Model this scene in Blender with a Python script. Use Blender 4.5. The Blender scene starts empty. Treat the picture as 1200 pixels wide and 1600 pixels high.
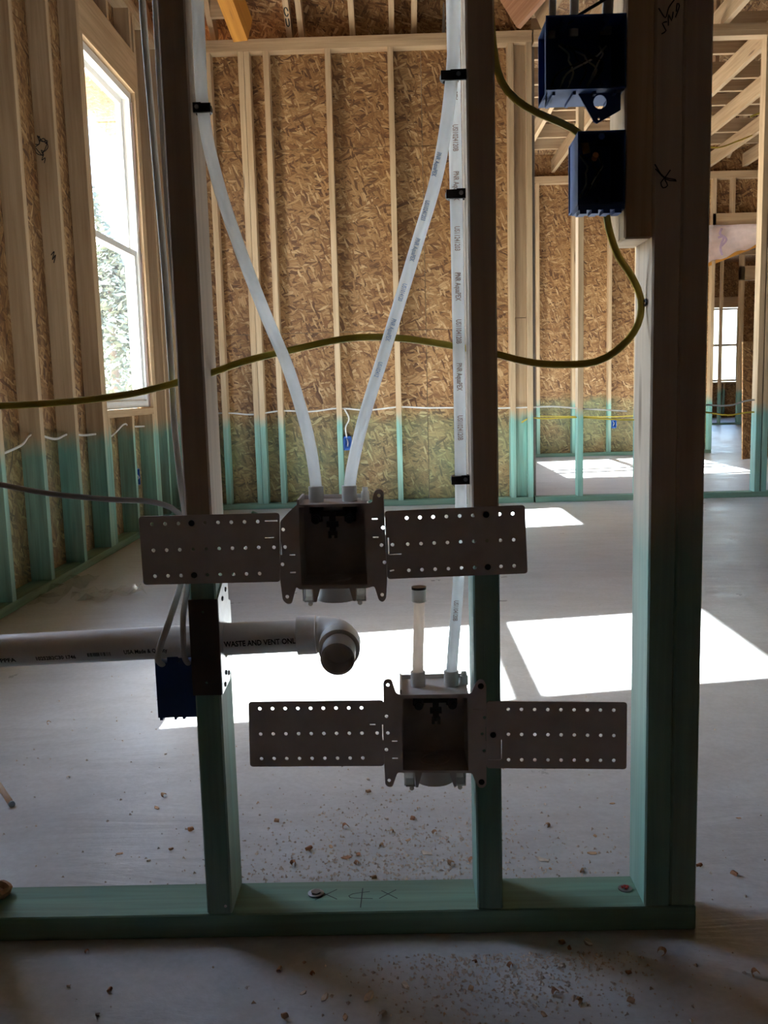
import bpy, bmesh, math, random
from mathutils import Vector, Matrix
random.seed(7)
S = bpy.context.scene
COL = S.collection
# ------------------------------------------------------------ camera, sky, sun, exposure
def make_camera():
    f, p, y, r = 1422.8, .1339, -.01578, -.02663
    fw = Vector((math.sin(y)*math.cos(p), math.cos(y)*math.cos(p), -math.sin(p)))
    rt = Vector((math.cos(y), -math.sin(y), 0)); up = rt.cross(fw)
    rt2 = math.cos(r)*rt + math.sin(r)*up; up2 = -math.sin(r)*rt + math.cos(r)*up
    cam = bpy.data.cameras.new('camera'); o = bpy.data.objects.new('camera', cam); COL.objects.link(o)
    m = Matrix((rt2, up2, -fw)).transposed().to_4x4(); m.translation = (-.1041, -1.2745, .815)
    o.matrix_world = m
    cam.sensor_fit = 'VERTICAL'; cam.sensor_height = 24; cam.lens = f/1600*24; cam.clip_start = .02
    S.camera = o
make_camera()
SUN_DIR = Vector((1, .18, -.875)).normalized()
w = bpy.data.worlds.new('world'); S.world = w; w.use_nodes = True
nt = w.node_tree; bg = nt.nodes['Background']
sky = nt.nodes.new('ShaderNodeTexSky'); sky.sky_type = 'NISHITA'; sky.sun_disc = False
sky.sun_elevation = math.radians(41); sky.sun_rotation = math.atan2(-SUN_DIR.x, -SUN_DIR.y)
sky.dust_density = 1.5
nt.links.new(sky.outputs[0], bg.inputs[0]); bg.inputs[1].default_value = .46
sl = bpy.data.lights.new('sun', 'SUN'); sl.energy = 20; sl.angle = math.radians(.53); sl.color = (1, .97, .93)
so = bpy.data.objects.new('sun', sl); COL.objects.link(so); so.location = (-12, -2, 12)
so.rotation_euler = SUN_DIR.to_track_quat('-Z', 'Y').to_euler()
S.view_settings.view_transform = 'Standard'; S.view_settings.look = 'None'
S.view_settings.gamma = 1; S.view_settings.use_curve_mapping = False
S.view_settings.exposure = 2.36
S.cycles.max_bounces = 10; S.cycles.diffuse_bounces = 7; S.cycles.transparent_max_bounces = 16
S.cycles.glossy_bounces = 4; S.cycles.caustics_reflective = False; S.cycles.caustics_refractive = False
S.cycles.use_denoising = True; S.cycles.sample_clamp_indirect = 8

# ------------------------------------------------------------ materials
class NT:
    def __init__(s, name):
        s.m = bpy.data.materials.new(name); s.m.use_nodes = True; s.t = s.m.node_tree
        s.b = s.t.nodes['Principled BSDF']; s.out = s.t.nodes['Material Output']
    def n(s, typ, **kw):
        nd = s.t.nodes.new(typ)
        for k, v in kw.items():
            if k.startswith('i_'):
                k = k[2:]; k = int(k) if k.isdigit() else k.replace('_', ' ')
                if isinstance(v, bpy.types.NodeSocket): s.t.links.new(v, nd.inputs[k])
                else: nd.inputs[k].default_value = v
            else: setattr(nd, k, v)
        return nd
    def link(s, a, b): s.t.links.new(a, b)
    def ramp(s, fac, stops):
        nd = s.n('ShaderNodeValToRGB'); s.link(fac, nd.inputs[0]); e = nd.color_ramp.elements
        while len(e) < len(stops): e.new(.5)
        for q, (p, c) in zip(e, stops): q.position = p; q.color = (*c, 1) if len(c) == 3 else c
        return nd.outputs[0]
    def mix(s, fac, a, b, mode='MIX'):
        nd = s.n('ShaderNodeMix', data_type='RGBA', blend_type=mode)
        for v, k in ((fac, 0), (a, 6), (b, 7)):
            if isinstance(v, bpy.types.NodeSocket): s.link(v, nd.inputs[k])
            else: nd.inputs[k].default_value = v if k == 0 else (*v, 1)
        return nd.outputs[2]
    def math(s, op, a, b=0., c=0.):
        nd = s.n('ShaderNodeMath', operation=op)
        for k, v in enumerate((a, b, c)):
            if isinstance(v, bpy.types.NodeSocket): s.link(v, nd.inputs[k])
            else: nd.inputs[k].default_value = v
        return nd.outputs[0]
    def mapped(s, src, scale, rot=(0, 0, 0), loc=(0, 0, 0)):
        return s.n('ShaderNodeMapping', i_0=src, i_Scale=scale, i_Rotation=rot, i_Location=loc).outputs[0]
    def noise(s, v, scale=1., detail=4., rough=.55, dist=0.):
        return s.n('ShaderNodeTexNoise', i_Vector=v, i_Scale=scale, i_Detail=detail, i_Roughness=rough, i_Distortion=dist).outputs[0]
    def bump(s, h, strength, dist=.002):
        s.link(s.n('ShaderNodeBump', i_Height=h, i_Strength=strength, i_Distance=dist).outputs[0], s.b.inputs['Normal'])
    def base(s, c, rough=.6):
        if isinstance(c, bpy.types.NodeSocket): s.link(c, s.b.inputs['Base Color'])
        else: s.b.inputs['Base Color'].default_value = (*c, 1)
        s.b.inputs['Roughness'].default_value = rough

def green_factor(N, mode, pos_z, uv):
    patch = N.noise(N.mapped(uv, (2.2, 9, 1)), 1, 4)
    if mode == 'full': return N.math('MULTIPLY_ADD', patch, .55, .5)
    edge = N.math('MULTIPLY_ADD', N.noise(N.mapped(uv, (5, 14, 1)), 1, 4), .16, .58)   # where the treatment stops, about .7 m up
    f = N.math('DIVIDE', N.math('SUBTRACT', edge, pos_z), .09)
    cl = N.n('ShaderNodeClamp', i_0=f).outputs[0]
    return N.math('MULTIPLY', cl, N.math('MULTIPLY_ADD', patch, .65, .45))

def wood(name, lo, hi, green=None, rough=.7, gcol=(.13, .40, .345)):
    N = NT(name)
    uv = N.n('ShaderNodeTexCoord').outputs['UV']
    g1 = N.noise(N.mapped(uv, (2.2, 55, 1)), 1, 6, .6, .5)
    g2 = N.noise(N.mapped(uv, (.9, 9, 1)), 1, 3, .5, .8)
    big = N.noise(N.mapped(uv, (.5, 1.5, 1)), 1, 2)
    grain = N.math('ADD', N.math('MULTIPLY', g1, .5), N.math('MULTIPLY', g2, .5))
    c = N.ramp(grain, [(.33, lo), (.62, hi)])
    c = N.mix(.55, c, N.ramp(big, [(.3, (.72, .66, .6)), (.7, (1.05, 1.03, 1.0))]), 'MULTIPLY')
    vor = N.n('ShaderNodeTexVoronoi', i_Vector=N.mapped(uv, (1.6, 11, 1)), i_Scale=1.)
    k = N.ramp(vor.outputs['Distance'], [(.05, (1, 1, 1)), (.13, (0, 0, 0))])
    pick = N.math('GREATER_THAN', N.n('ShaderNodeSeparateColor', i_0=vor.outputs['Color']).outputs[0], .55)
    c = N.mix(N.math('MULTIPLY', N.n('ShaderNodeSeparateColor', i_0=k).outputs[0], N.math('MULTIPLY', pick, .75)), c, (.13, .065, .03))
    if green:
        z = N.n('ShaderNodeSeparateXYZ', i_0=N.n('ShaderNodeNewGeometry').outputs['Position']).outputs[2]
        gf = green_factor(N, green, z, uv)
        gc = N.mix(N.ramp(grain, [(.35, (0, 0, 0)), (.65, (1, 1, 1))]), tuple(v*.62 for v in gcol), tuple(min(1, v*1.35) for v in gcol))
        N.link(N.math('MINIMUM', gf, .93), (mx := N.n('ShaderNodeMix', data_type='RGBA')).inputs[0])
        N.link(c, mx.inputs[6]); N.link(gc, mx.inputs[7]); c = mx.outputs[2]
    N.base(c, rough); N.bump(g1, .35, .0015)
    return N.m

def osb(name, green=False):
    N = NT(name)
    uv = N.n('ShaderNodeTexCoord').outputs['UV']
    wob = N.n('ShaderNodeTexNoise', i_Vector=uv, i_Scale=9., i_Detail=2.).outputs['Color']
    warp = N.n('ShaderNodeVectorMath', operation='MULTIPLY_ADD', i_0=wob, i_1=(.035, .035, 0), i_2=uv).outputs[0]
    layers = []
    for a, sc, off in ((.05, (12, 70, 1), 0), (.5, (14, 74, 1), 3.3), (-.42, (13, 70, 1), 7.7), (1.2, (17, 80, 1), 11.)):
        v = N.n('ShaderNodeTexVoronoi', i_Vector=N.mapped(N.mapped(warp, (1, 1, 1), (0, 0, a)), sc, (0, 0, 0), (off, off, 0)), i_Scale=1., voronoi_dimensions='2D')
        e = N.n('ShaderNodeTexVoronoi', i_Vector=N.mapped(N.mapped(warp, (1, 1, 1), (0, 0, a)), sc, (0, 0, 0), (off, off, 0)), i_Scale=1., voronoi_dimensions='2D', feature='DISTANCE_TO_EDGE')
        col = N.n('ShaderNodeSeparateColor', i_0=v.outputs['Color'])
        edge = N.ramp(e.outputs['Distance'], [(.0, (.38, .36, .34)), (.11, (1, 1, 1))])
        layers.append((col.outputs[0], col.outputs[1], edge))
    h, pr, ed = layers[0]
    acc_h, acc_e = h, ed
    for (h2, p2, e2) in layers[1:]:
        m = N.math('GREATER_THAN', p2, .66)
        mx = N.n('ShaderNodeMix', data_type='FLOAT'); N.link(m, mx.inputs[0]); N.link(acc_h, mx.inputs[2]); N.link(h2, mx.inputs[3]); acc_h = mx.outputs[0]
        acc_e = N.mix(m, acc_e, e2)
    c = N.ramp(acc_h, [(0, (.12, .05, .018)), (.2, (.26, .125, .045)), (.55, (.38, .205, .08)), (.85, (.46, .27, .115)), (1, (.62, .42, .22))])
    c = N.mix(.8, c, acc_e, 'MULTIPLY')
    fine = N.noise(N.mapped(uv, (30, 160, 1)), 1, 3)
    c = N.mix(.5, c, N.ramp(fine, [(.3, (.75, .72, .68)), (.7, (1.1, 1.1, 1.1))]), 'MULTIPLY')
    blot = N.noise(uv, 1.3, 3)
    c = N.mix(.6, c, N.ramp(blot, [(.3, (.75, .68, .6)), (.7, (1.05, 1.05, 1.05))]), 'MULTIPLY')
    if green:
        z = N.n('ShaderNodeSeparateXYZ', i_0=N.n('ShaderNodeNewGeometry').outputs['Position']).outputs[2]
        edge = N.math('MULTIPLY_ADD', N.noise(uv, 4.5, 4), .30, .55)
        f = N.n('ShaderNodeClamp', i_0=N.math('DIVIDE', N.math('SUBTRACT', edge, z), .10)).outputs[0]
        f = N.math('MULTIPLY', f, N.math('MULTIPLY_ADD', N.noise(uv, 2.1, 3), 2.4, -.55))
        f = N.n('ShaderNodeClamp', i_0=f).outputs[0]
        tint = N.mix(1., c, (.66, .98, .74), 'MULTIPLY')
        tint = N.mix(.30, tint, (.22, .30, .19))
        mx = N.n('ShaderNodeMix', data_type='RGBA'); N.link(f, mx.inputs[0]); N.link(c, mx.inputs[6]); N.link(tint, mx.inputs[7]); c = mx.outputs[2]
    N.base(c, .62); N.bump(acc_h, .25, .001)
    return N.m

def concrete():
    N = NT('concrete')
    co = N.n('ShaderNodeTexCoord').outputs['Object']
    a = N.noise(co, .7, 5, .6, .6); b = N.noise(co, 6, 6, .65, .3); t = N.noise(N.mapped(co, (1.6, 5, 1), (0, 0, .5)), 1, 6, .62, 2.6)
    d = N.noise(co, 90, 3)
    c = N.ramp(a, [(.3, (.46, .485, .505)), (.7, (.59, .615, .635))])
    c = N.mix(.5, c, N.ramp(b, [(.3, (.78, .77, .76)), (.7, (1.06, 1.06, 1.06))]), 'MULTIPLY')
    c = N.mix(.35, c, N.ramp(t, [(.35, (.72, .72, .72)), (.6, (1.05, 1.05, 1.05))]), 'MULTIPLY')
    c = N.mix(.4, c, N.ramp(d, [(.35, (.8, .8, .8)), (.65, (1.05, 1.05, 1.05))]), 'MULTIPLY')
    N.base(c, .4)
    N.link(N.ramp(b, [(.3, (.27,)*3), (.7, (.48,)*3)]), N.b.inputs['Roughness'])
    h = N.math('ADD', N.math('MULTIPLY', t, .8), N.math('MULTIPLY', b, .5))
    N.bump(h, .5, .008)
    return N.m

def plain(name, col, rough=.5, metal=0., var=.12, scale=30., bump=0.):
    N = NT(name)
    co = N.n('ShaderNodeTexCoord').outputs['Object']
    n = N.noise(co, scale, 4)
    N.base(N.mix(1., col, N.ramp(n, [(.3, (1-var,)*3), (.7, (1+var*.4,)*3)]), 'MULTIPLY'), rough)
    N.b.inputs['Metallic'].default_value = metal
    if bump: N.bump(n, bump, .001)
    return N.m

def see_through(name, tint, gloss=.08, veil=0., veil_col=(.8, .85, .9)):
    N = NT(name); t = N.t
    tr = N.n('ShaderNodeBsdfTransparent'); tr.inputs[0].default_value = (*tint, 1)
    gl = N.n('ShaderNodeBsdfGlossy'); gl.inputs['Roughness'].default_value = .03
    mx = N.n('ShaderNodeMixShader', i_0=gloss); N.link(tr.outputs[0], mx.inputs[1]); N.link(gl.outputs[0], mx.inputs[2])
    last = mx.outputs[0]
    if veil:
        co = N.n('ShaderNodeTexCoord').outputs['Object']
        df = N.n('ShaderNodeBsdfTranslucent'); df.inputs[0].default_value = (*veil_col, 1)
        st = N.noise(N.mapped(co, (3, 3, 26)), 1, 4, .6, .8)
        fac = N.math('MULTIPLY', st, veil)
        m2 = N.n('ShaderNodeMixShader', i_0=fac); N.link(last, m2.inputs[1]); N.link(df.outputs[0], m2.inputs[2]); last = m2.outputs[0]
    N.link(last, N.out.inputs[0])
    return N.m

def translucent(name, col, fac=.5, rough=.4):
    N = NT(name)
    co = N.n('ShaderNodeTexCoord').outputs['Object']
    c = N.mix(1., col, N.ramp(N.noise(co, 14, 4), [(.3, (.88,)*3), (.7, (1.04,)*3)]), 'MULTIPLY')
    N.base(c, rough)
    ts = N.n('ShaderNodeBsdfTranslucent'); N.link(c, ts.inputs[0])
    mx = N.n('ShaderNodeMixShader', i_0=fac); N.link(N.b.outputs[0], mx.inputs[1]); N.link(ts.outputs[0], mx.inputs[2])
    N.link(mx.outputs[0], N.out.inputs[0])
    return N.m

M = dict(
    pine=wood('pine', (.41, .265, .14), (.64, .465, .28)),
    pine_g=wood('pine_sprayed_low', (.42, .28, .15), (.66, .495, .31), 'grad'),
    stud_g=wood('stud_sprayed_low', (.44, .35, .27), (.64, .53, .41), 'grad', gcol=(.12, .33, .265)),
    treated=wood('treated_green', (.36, .27, .16), (.5, .4, .26), 'full', gcol=(.115, .32, .25)),
    orange=wood('orange_beam', (.55, .22, .03), (.80, .38, .06)),
    red=wood('reddish_beam', (.38, .17, .085), (.60, .33, .19)),
    osb=osb('osb'), osb_g=osb('osb_sprayed_low', True),
    concrete=concrete(),
    grey=plain('grey_plastic', (.60, .555, .53), .45),
    white=translucent('white_plastic', (.84, .83, .80), .4, .4),
    pvc=plain('white_pvc', (.80, .78, .76), .38, var=.06),
    dark=plain('dark_valve', (.035, .032, .03), .3, .3),
    black=plain('black_plastic', (.008, .008, .009), .35),
    ink=plain('ink', (.012, .011, .012), .8),
    inkred=plain('red_brown_print', (.50, .36, .31), .6),
    inkblue=plain('blue_print', (.36, .50, .74), .6),
    blue=plain('blue_box_plastic', (.010, .05, .19), .6),
    yellow=plain('yellow_jacket', (.50, .38, .045), .45),
    nm=plain('white_jacket', (.66, .64, .60), .45),
    greyjacket=plain('grey_jacket', (.34, .33, .32), .5),
    steel_dim=plain('steel_dark_reflection', (.075, .055, .048), .5, .3, scale=60),  # shoe metal again, the dark room it mirrors put into the colour
    steel=plain('galvanised_steel', (.55, .55, .56), .42, .85, scale=60),
    bolt=plain('bolt_steel', (.25, .26, .28), .4, .8),
    vinyl=plain('window_vinyl', (.82, .82, .80), .35, var=.04),
    glass=see_through('window_glass', (.90, .93, .94), .05, .006),
    film=see_through('clear_film', (.96, .96, .95), .12, .16, (.8, .77, .72)),
    pex=translucent('pex', (.95, .955, .95), .8, .3),
    pexw=translucent('pex_clear', (.95, .84, .74), .82, .3),
    wrap=translucent('house_wrap', (.92, .80, .76), .5, .6),
    wrap_out=plain('building_wrap', (.28, .25, .22), .7),  # opaque layer added behind the sheets to stop light leaking through the seams
    purple=plain('wrap_print', (.50, .36, .48), .7),
    absorber=plain('dark_absorber', (.19, .165, .155), .9),  # dark colour chosen to soak up bounce light behind the camera
    chip=plain('wood_shaving', (.62, .40, .24), .8, var=.3, scale=80),
    chipd=plain('dark_shaving', (.46, .23, .12), .8, var=.3, scale=80),
    dust=plain('sawdust', (.74, .64, .54), .9, var=.25, scale=60),
    redbit=plain('red_bits', (.55, .05, .04), .4),
    copper=plain('copper', (.8, .42, .22), .35, .8),
    earth=plain('earth', (.42, .35, .27), .95, scale=2),
    leaf=plain('foliage', (.20, .23, .17), .9, scale=6),
    bark=plain('bark', (.28, .22, .17), .9, scale=12),
    pencil=plain('pencil', (.035, .045, .045), .8),
)

# ------------------------------------------------------------ builders
def link(name, me, mat, parent=None, loc=(0, 0, 0)):
    o = bpy.data.objects.new(name, me); COL.objects.link(o); o.location = loc
    if mat is not None:
        me.materials.clear(); me.materials.append(M[mat] if isinstance(mat, str) else mat)
    if parent is not None: o.parent = parent
    return o
def holder(name, loc=(0, 0, 0), **props):
    o = bpy.data.objects.new(name, None); COL.objects.link(o); o.location = loc; o.empty_display_size = .05
    for k, v in props.items(): o[k] = v
    return o
def struct(name): return holder(name, kind='structure')
def tag(o, label, cat, group=None):
    o['label'] = label; o['category'] = cat
    if group: o['group'] = group
    return o
def place(o, parent):      # set parent but keep the world coordinates the mesh was built in
    o.parent = parent; o.matrix_parent_inverse = Matrix.Translation(parent.location).inverted()
    return o
def mesh_from(bm, name, smooth=False):
    me = bpy.data.meshes.new(name); bm.to_mesh(me); bm.free()
    if smooth:
        for p in me.polygons: p.use_smooth = True
    return me
def box_mesh(name, lx, ly, lz, grain='z', bevel=0.):
    bm = bmesh.new(); bmesh.ops.create_cube(bm, size=1)
    for v in bm.verts: v.co = Vector((v.co.x*lx, v.co.y*ly, v.co.z*lz))
    if bevel: bmesh.ops.bevel(bm, geom=bm.edges[:], offset=bevel, segments=1, affect='EDGES')
    uv = bm.loops.layers.uv.new('UV'); gi = 'xyz'.index(grain)
    ou, ov = random.uniform(0, 40), random.uniform(0, 40)
    for f in bm.faces:
        n = max(range(3), key=lambda i: abs(f.normal[i]))
        ax = [i for i in range(3) if i != n]
        a, b = (gi, [i for i in ax if i != gi][0]) if gi in ax else ax
        for l in f.loops: l[uv].uv = (l.vert.co[a] + ou, l.vert.co[b] + ov + n*1.7)
    return mesh_from(bm, name)
def board(name, parent, x0, x1, y0, y1, z0, z1, mat='pine', grain='z', bevel=.0015, rot=None):
    me = box_mesh(name, x1-x0, y1-y0, z1-z0, grain, bevel)
    o = link(name, me, mat, parent, ((x0+x1)/2, (y0+y1)/2, (z0+z1)/2))
    if rot: o.rotation_euler = rot
    return o
def beam(name, parent, p0, p1, wdt, hgt, mat='pine', up=(0, 0, 1)):   # a board from p0 to p1 (axis through its middle)
    p0, p1 = Vector(p0), Vector(p1); d = p1-p0; L = d.length; x = d.normalized()
    y = Vector(up).cross(x).normalized(); z = x.cross(y)
    me = box_mesh(name, L, wdt, hgt, 'x', .0015)
    o = link(name, me, mat, parent); m = Matrix((x, y, z)).transposed().to_4x4(); m.translation = (p0+p1)/2
    o.matrix_world = m
    return o
def spline(pts, step=.02):
    P = [Vector(p) for p in pts]; out = []
    for i in range(len(P)-1):
        a = P[i-1] if i else P[0]*2-P[1]; b, c = P[i], P[i+1]; d = P[i+2] if i+2 < len(P) else P[-1]*2-P[-2]
        n = max(2, int((c-b).length/step))
        for k in range(n):
            t = k/n
            out.append(.5*((2*b)+(c-a)*t+(2*a-5*b+4*c-d)*t*t+(3*b-a-3*c+d)*t**3))
    out.append(P[-1]); return out
def sweep(bm, pts, ra, rb=None, n=12, nrm=(0, 1, 0), step=.02, hollow=False, radii=None):
    P = spline(pts, step) if step else [Vector(p) for p in pts]; rb = rb or ra; rings = []; N = len(P)
    for i, p in enumerate(P):
        t = (P[min(i+1, N-1)]-P[max(i-1, 0)]).normalized()
        b = Vector(nrm); b = (b - t*b.dot(t))
        if b.length < 1e-4: b = Vector((1, 0, 0)) - t*t.x
        b.normalize(); a = t.cross(b)
        k = 1 if radii is None else radii[0] + (radii[1]-radii[0])*i/(N-1)
        rings.append([bm.verts.new(p + a*math.cos(q*2*math.pi/n)*ra*k + b*math.sin(q*2*math.pi/n)*rb*k) for q in range(n)])
    for r, s in zip(rings, rings[1:]):
        for q in range(n): bm.faces.new((r[q], r[(q+1) % n], s[(q+1) % n], s[q]))
    if not hollow:
        bm.faces.new(rings[0][::-1]); bm.faces.new(rings[-1])
    return bm
def tube(name, parent, mat, pts, ra, rb=None, n=12, nrm=(0, 1, 0), step=.02, hollow=False, radii=None):
    bm = sweep(bmesh.new(), pts, ra, rb, n, nrm, step, hollow, radii)
    o = link(name, mesh_from(bm, name, True), mat)
    if parent is not None: place(o, parent)
    return o
def lathe(bm, prof, at, axis=(0, 0, 1), n=20, close=True):     # prof: (distance along the axis, radius)
    z = Vector(axis).normalized(); x = z.orthogonal().normalized(); y = z.cross(x); at = Vector(at)
    rings = [[bm.verts.new(at + z*h + (x*math.cos(2*math.pi*k/n)+y*math.sin(2*math.pi*k/n))*r) for k in range(n)] for h, r in prof]
    for r, s in zip(rings, rings[1:]):
        for k in range(n): bm.faces.new((r[k], r[(k+1) % n], s[(k+1) % n], s[k]))
    if close: bm.faces.new(rings[0][::-1]); bm.faces.new(rings[-1])
    return bm
def turned(name, parent, mat, prof, at, axis=(0, 0, 1), n=20, close=True, smooth=True):
    bm = lathe(bmesh.new(), prof, at, axis, n, close)
    o = link(name, mesh_from(bm, name, False), mat)
    if smooth:
        for p in o.data.polygons: p.use_smooth = len(p.vertices) == 4
        o.data.set_sharp_from_angle(angle=math.radians(40))
    if parent is not None: place(o, parent)
    return o
def add_box(bm, x0, x1, y0, y1, z0, z1):
    r = bmesh.ops.create_cube(bm, size=1)
    for v in r['verts']: v.co = Vector(((x0+x1)/2+v.co.x*(x1-x0), (y0+y1)/2+v.co.y*(y1-y0), (z0+z1)/2+v.co.z*(z1-z0)))
def rounded(P, r, n=4):
    out = []; P = [Vector(p) for p in P]
    for i, p in enumerate(P):
        a, b = (P[i-1]-p), (P[(i+1) % len(P)]-p); rr = min(r, a.length*.45, b.length*.45)
        s, e = p+a.normalized()*rr, p+b.normalized()*rr
        for k in range(n+1):
            t = k/n; out.append((1-t)**2*s + 2*t*(1-t)*p + t*t*e)
    return out
def curve_mesh(cu):
    o = bpy.data.objects.new('curve_tmp', cu); COL.objects.link(o)
    dg = bpy.context.evaluated_depsgraph_get()
    me = bpy.data.meshes.new_from_object(o.evaluated_get(dg))
    bpy.data.objects.remove(o); bpy.data.curves.remove(cu)
    return me
def plate(name, parent, mat, outline, holes, y0, thick, rects=(), rad=.004):   # a sheet facing the viewer; holes (x, z, r); rects: slots
    cu = bpy.data.curves.new(name, 'CURVE'); cu.dimensions = '2D'; cu.fill_mode = 'BOTH'; cu.extrude = thick/2
    loops = [rounded([(x, z) for x, z in outline], rad)]
    for x, z, r in holes: loops.append([Vector((x+r*math.cos(k*math.pi/7), z+r*math.sin(k*math.pi/7))) for k in range(14)])
    for rc in rects:
        loops.append([Vector(p) for p in rc])
    for L in loops:
        sp = cu.splines.new('POLY'); sp.points.add(len(L)-1); sp.use_cyclic_u = True
        for q, p in zip(sp.points, L): q.co = (p[0], p[1], 0, 1)
    me = curve_mesh(cu)
    for v in me.vertices: v.co = Vector((v.co.x, y0 + v.co.z, v.co.y))
    me.flip_normals()
    o = link(name, me, mat)
    if parent is not None: place(o, parent)
    return o
def slot(x0, z0, x1, z1, wd=.0009):
    d = Vector((x1-x0, z1-z0)).normalized()*wd; n = Vector((-d.y, d.x))
    a, b = Vector((x0, z0)), Vector((x1, z1))
    return [a+n, a-n, b-n, b+n]
def text(name, parent, mat, body, size, m, sx=1.):      # lettering as thin geometry, m: matrix of the text plane
    cu = bpy.data.curves.new(name, 'FONT'); cu.body = body; cu.size = size; cu.extrude = .00012; cu.resolution_u = 2; cu.offset = size*.022
    me = curve_mesh(cu); me.transform(m @ Matrix.Diagonal((sx, 1, 1, 1)))
    o = link(name, me, mat); o['kind'] = 'stuff'
    if parent is not None: place(o, parent)
    return o
def strokes(name, parent, mat, lines, ra=.0009, nrm=(0, 1, 0), rb=.0003):
    bm = bmesh.new()
    for L in lines: sweep(bm, L, ra, rb, 6, nrm, .004)
    o = link(name, mesh_from(bm, name), mat)
    if len(lines) > 1: o['kind'] = 'stuff'
    if parent is not None: place(o, parent)
    return o
def copy_tree(o, parent=None, delta=Vector()):
    c = o.copy(); COL.objects.link(c)
    if parent is None: c.location = o.location + delta
    else: c.parent = parent
    for ch in o.children: copy_tree(ch, c)
    return c

T, D = .038, .089
# ------------------------------------------------------------ floor and ground
fl = board('floor', None, -1.75, 8.2, -3.1, 21, -.12, 0, 'concrete', 'x', 0); fl['kind'] = 'structure'
gr = board('ground', None, -60, 60, -40, 90, -.5, -.125, 'earth', 'x', 0); gr['kind'] = 'structure'

# ------------------------------------------------------------ front wall: the stud wall the pipes hang on
wf = struct('wall_front')
board('bottom_plate', wf, -1.6, .3265, 0, D, 0, T, 'treated', 'x', .002)
for x in (-1.2192, -.8128, -.4064, 0, .249, .2875):
    board('stud', wf, x, x+T, 0, D, T, 3.05, 'stud_g', 'z', .0025)
board('block', wf, .2105, .2485, 0, D, 1.008, 1.75, 'pine', 'z', .0025)
for k in (0, 1): board('top_plate', wf, -1.6, .3265, 0, D, 3.05+k*T, 3.05+(k+1)*T, 'pine', 'x')
strokes('pencil_mark', wf, 'pencil', [[(-.247, .035, T), (-.215, .064, T)], [(-.243, .06, T), (-.213, .036, T)],
    [(-.163, .056, T), (-.19, .05, T), (-.193, .04, T), (-.158, .036, T)], [(-.1745, .066, T), (-.176, .012, T)],
    [(-.148, .036, T), (-.122, .06, T)], [(-.145, .058, T), (-.12, .035, T)]], .0008, (0, 0, 1), .0002)
strokes('marker_mark', wf, 'ink', [[(.253, 0, 1.30), (.262, 0, 1.288), (.266, 0, 1.30), (.275, 0, 1.312)], [(.257, 0, 1.268), (.263, 0, 1.272), (.258, 0, 1.281), (.264, 0, 1.283)],
    [(.266, 0, 1.278), (.266, 0, 1.292), (.270, 0, 1.284), (.272, 0, 1.295)], [(.275, 0, 1.288), (.280, 0, 1.302), (.277, 0, 1.305), (.276, 0, 1.295)]], .0008)
strokes('marker_mark', wf, 'ink', [[(.2505, 0, 1.104), (.262, 0, 1.088), (.279, 0, 1.083)], [(.2515, 0, 1.098), (.266, 0, 1.084), (.280, 0, 1.0815)],
    [(.2715, 0, 1.096), (.265, 0, 1.087), (.259, 0, 1.080), (.262, 0, 1.073), (.268, 0, 1.076), (.264, 0, 1.084)]], .0008)
turned('nail', wf, 'white', [(0, .0022), (.001, .002)], (-.378, -.001, .052), (0, -1, 0), 8)

# ------------------------------------------------------------ left wall with two windows
OX = -1.69                                    # face of the sheathing
wl = struct('wall_left')
win_spans = [(.62, 1.55), (3.461, 4.375)]
ZS, ZH = .74, 2.59
board('bottom_plate', wl, -1.69, -1.6, -3, 5.17, 0, T, 'treated', 'y')
for k in (0, 1): board('top_plate', wl, -1.69, -1.6, -3, 5.17, 3.05+k*T, 3.05+(k+1)*T, 'pine', 'y')
def lstud(y, z0=T, z1=3.05, m='pine_g'): return board('stud', wl, -1.69, -1.6, y, y+T, z0, z1, m)
ys = [-2.9+.42*k for k in range(8)] + [1.74, 2.145, 2.552, 2.972, 4.67, 4.99, 5.03]
for y in ys: lstud(y)
for (a, b) in win_spans:
    lstud(a-2*T); lstud(a-T, T, ZH); lstud(b, T, ZH); lstud(b+T)
    board('header', wl, -1.64, -1.6, a-T, b+T, ZH, ZH+.235, 'pine', 'y')
    board('header', wl, -1.69, -1.645, a-T, b+T, ZH, ZH+.235, 'pine', 'y')
    board('rough_sill', wl, -1.69, -1.6, a, b, ZS-T, ZS, 'pine', 'y')
    for q in (a, (a+b)/2-T/2, b-T):
        lstud(q, T, ZS-T); lstud(q, ZH+.235, 3.05, 'pine')
# sheathing sheets, cut round the windows
def lsheet(y0, y1, z0, z1): board('osb_sheet', wl, OX-.011, OX, y0, y1, z0, z1, 'osb_g', 'z', 0)
edges = [-3, -1.8, -.6, .60]
for a, b in zip(edges, edges[1:]): lsheet(a+.0015, b-.0015, 0, 2.44); lsheet(a+.0015, b-.0015, 2.443, 3.13)
for (a, b) in win_spans:
    lsheet(a, b, 0, ZS); lsheet(a, b, ZH, 3.13)
for a, b in ((.60, .62), (1.55, 2.565), (2.568, 3.461), (4.375, 5.18)): lsheet(a+.0015, b-.0015, 0, 2.44); lsheet(a+.0015, b-.0015, 2.443, 3.13)
for a, b in ((-3.1, .62), (1.55, 3.461), (4.375, 5.2)): board('building_wrap', wl, OX-.018, OX-.012, a, b, -.1, 3.15, 'wrap_out', 'y', 0)
for a, b in win_spans:
    board('building_wrap', wl, OX-.018, OX-.012, a, b, -.1, ZS, 'wrap_out', 'y', 0); board('building_wrap', wl, OX-.018, OX-.012, a, b, ZH, 3.15, 'wrap_out', 'y', 0)
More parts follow.
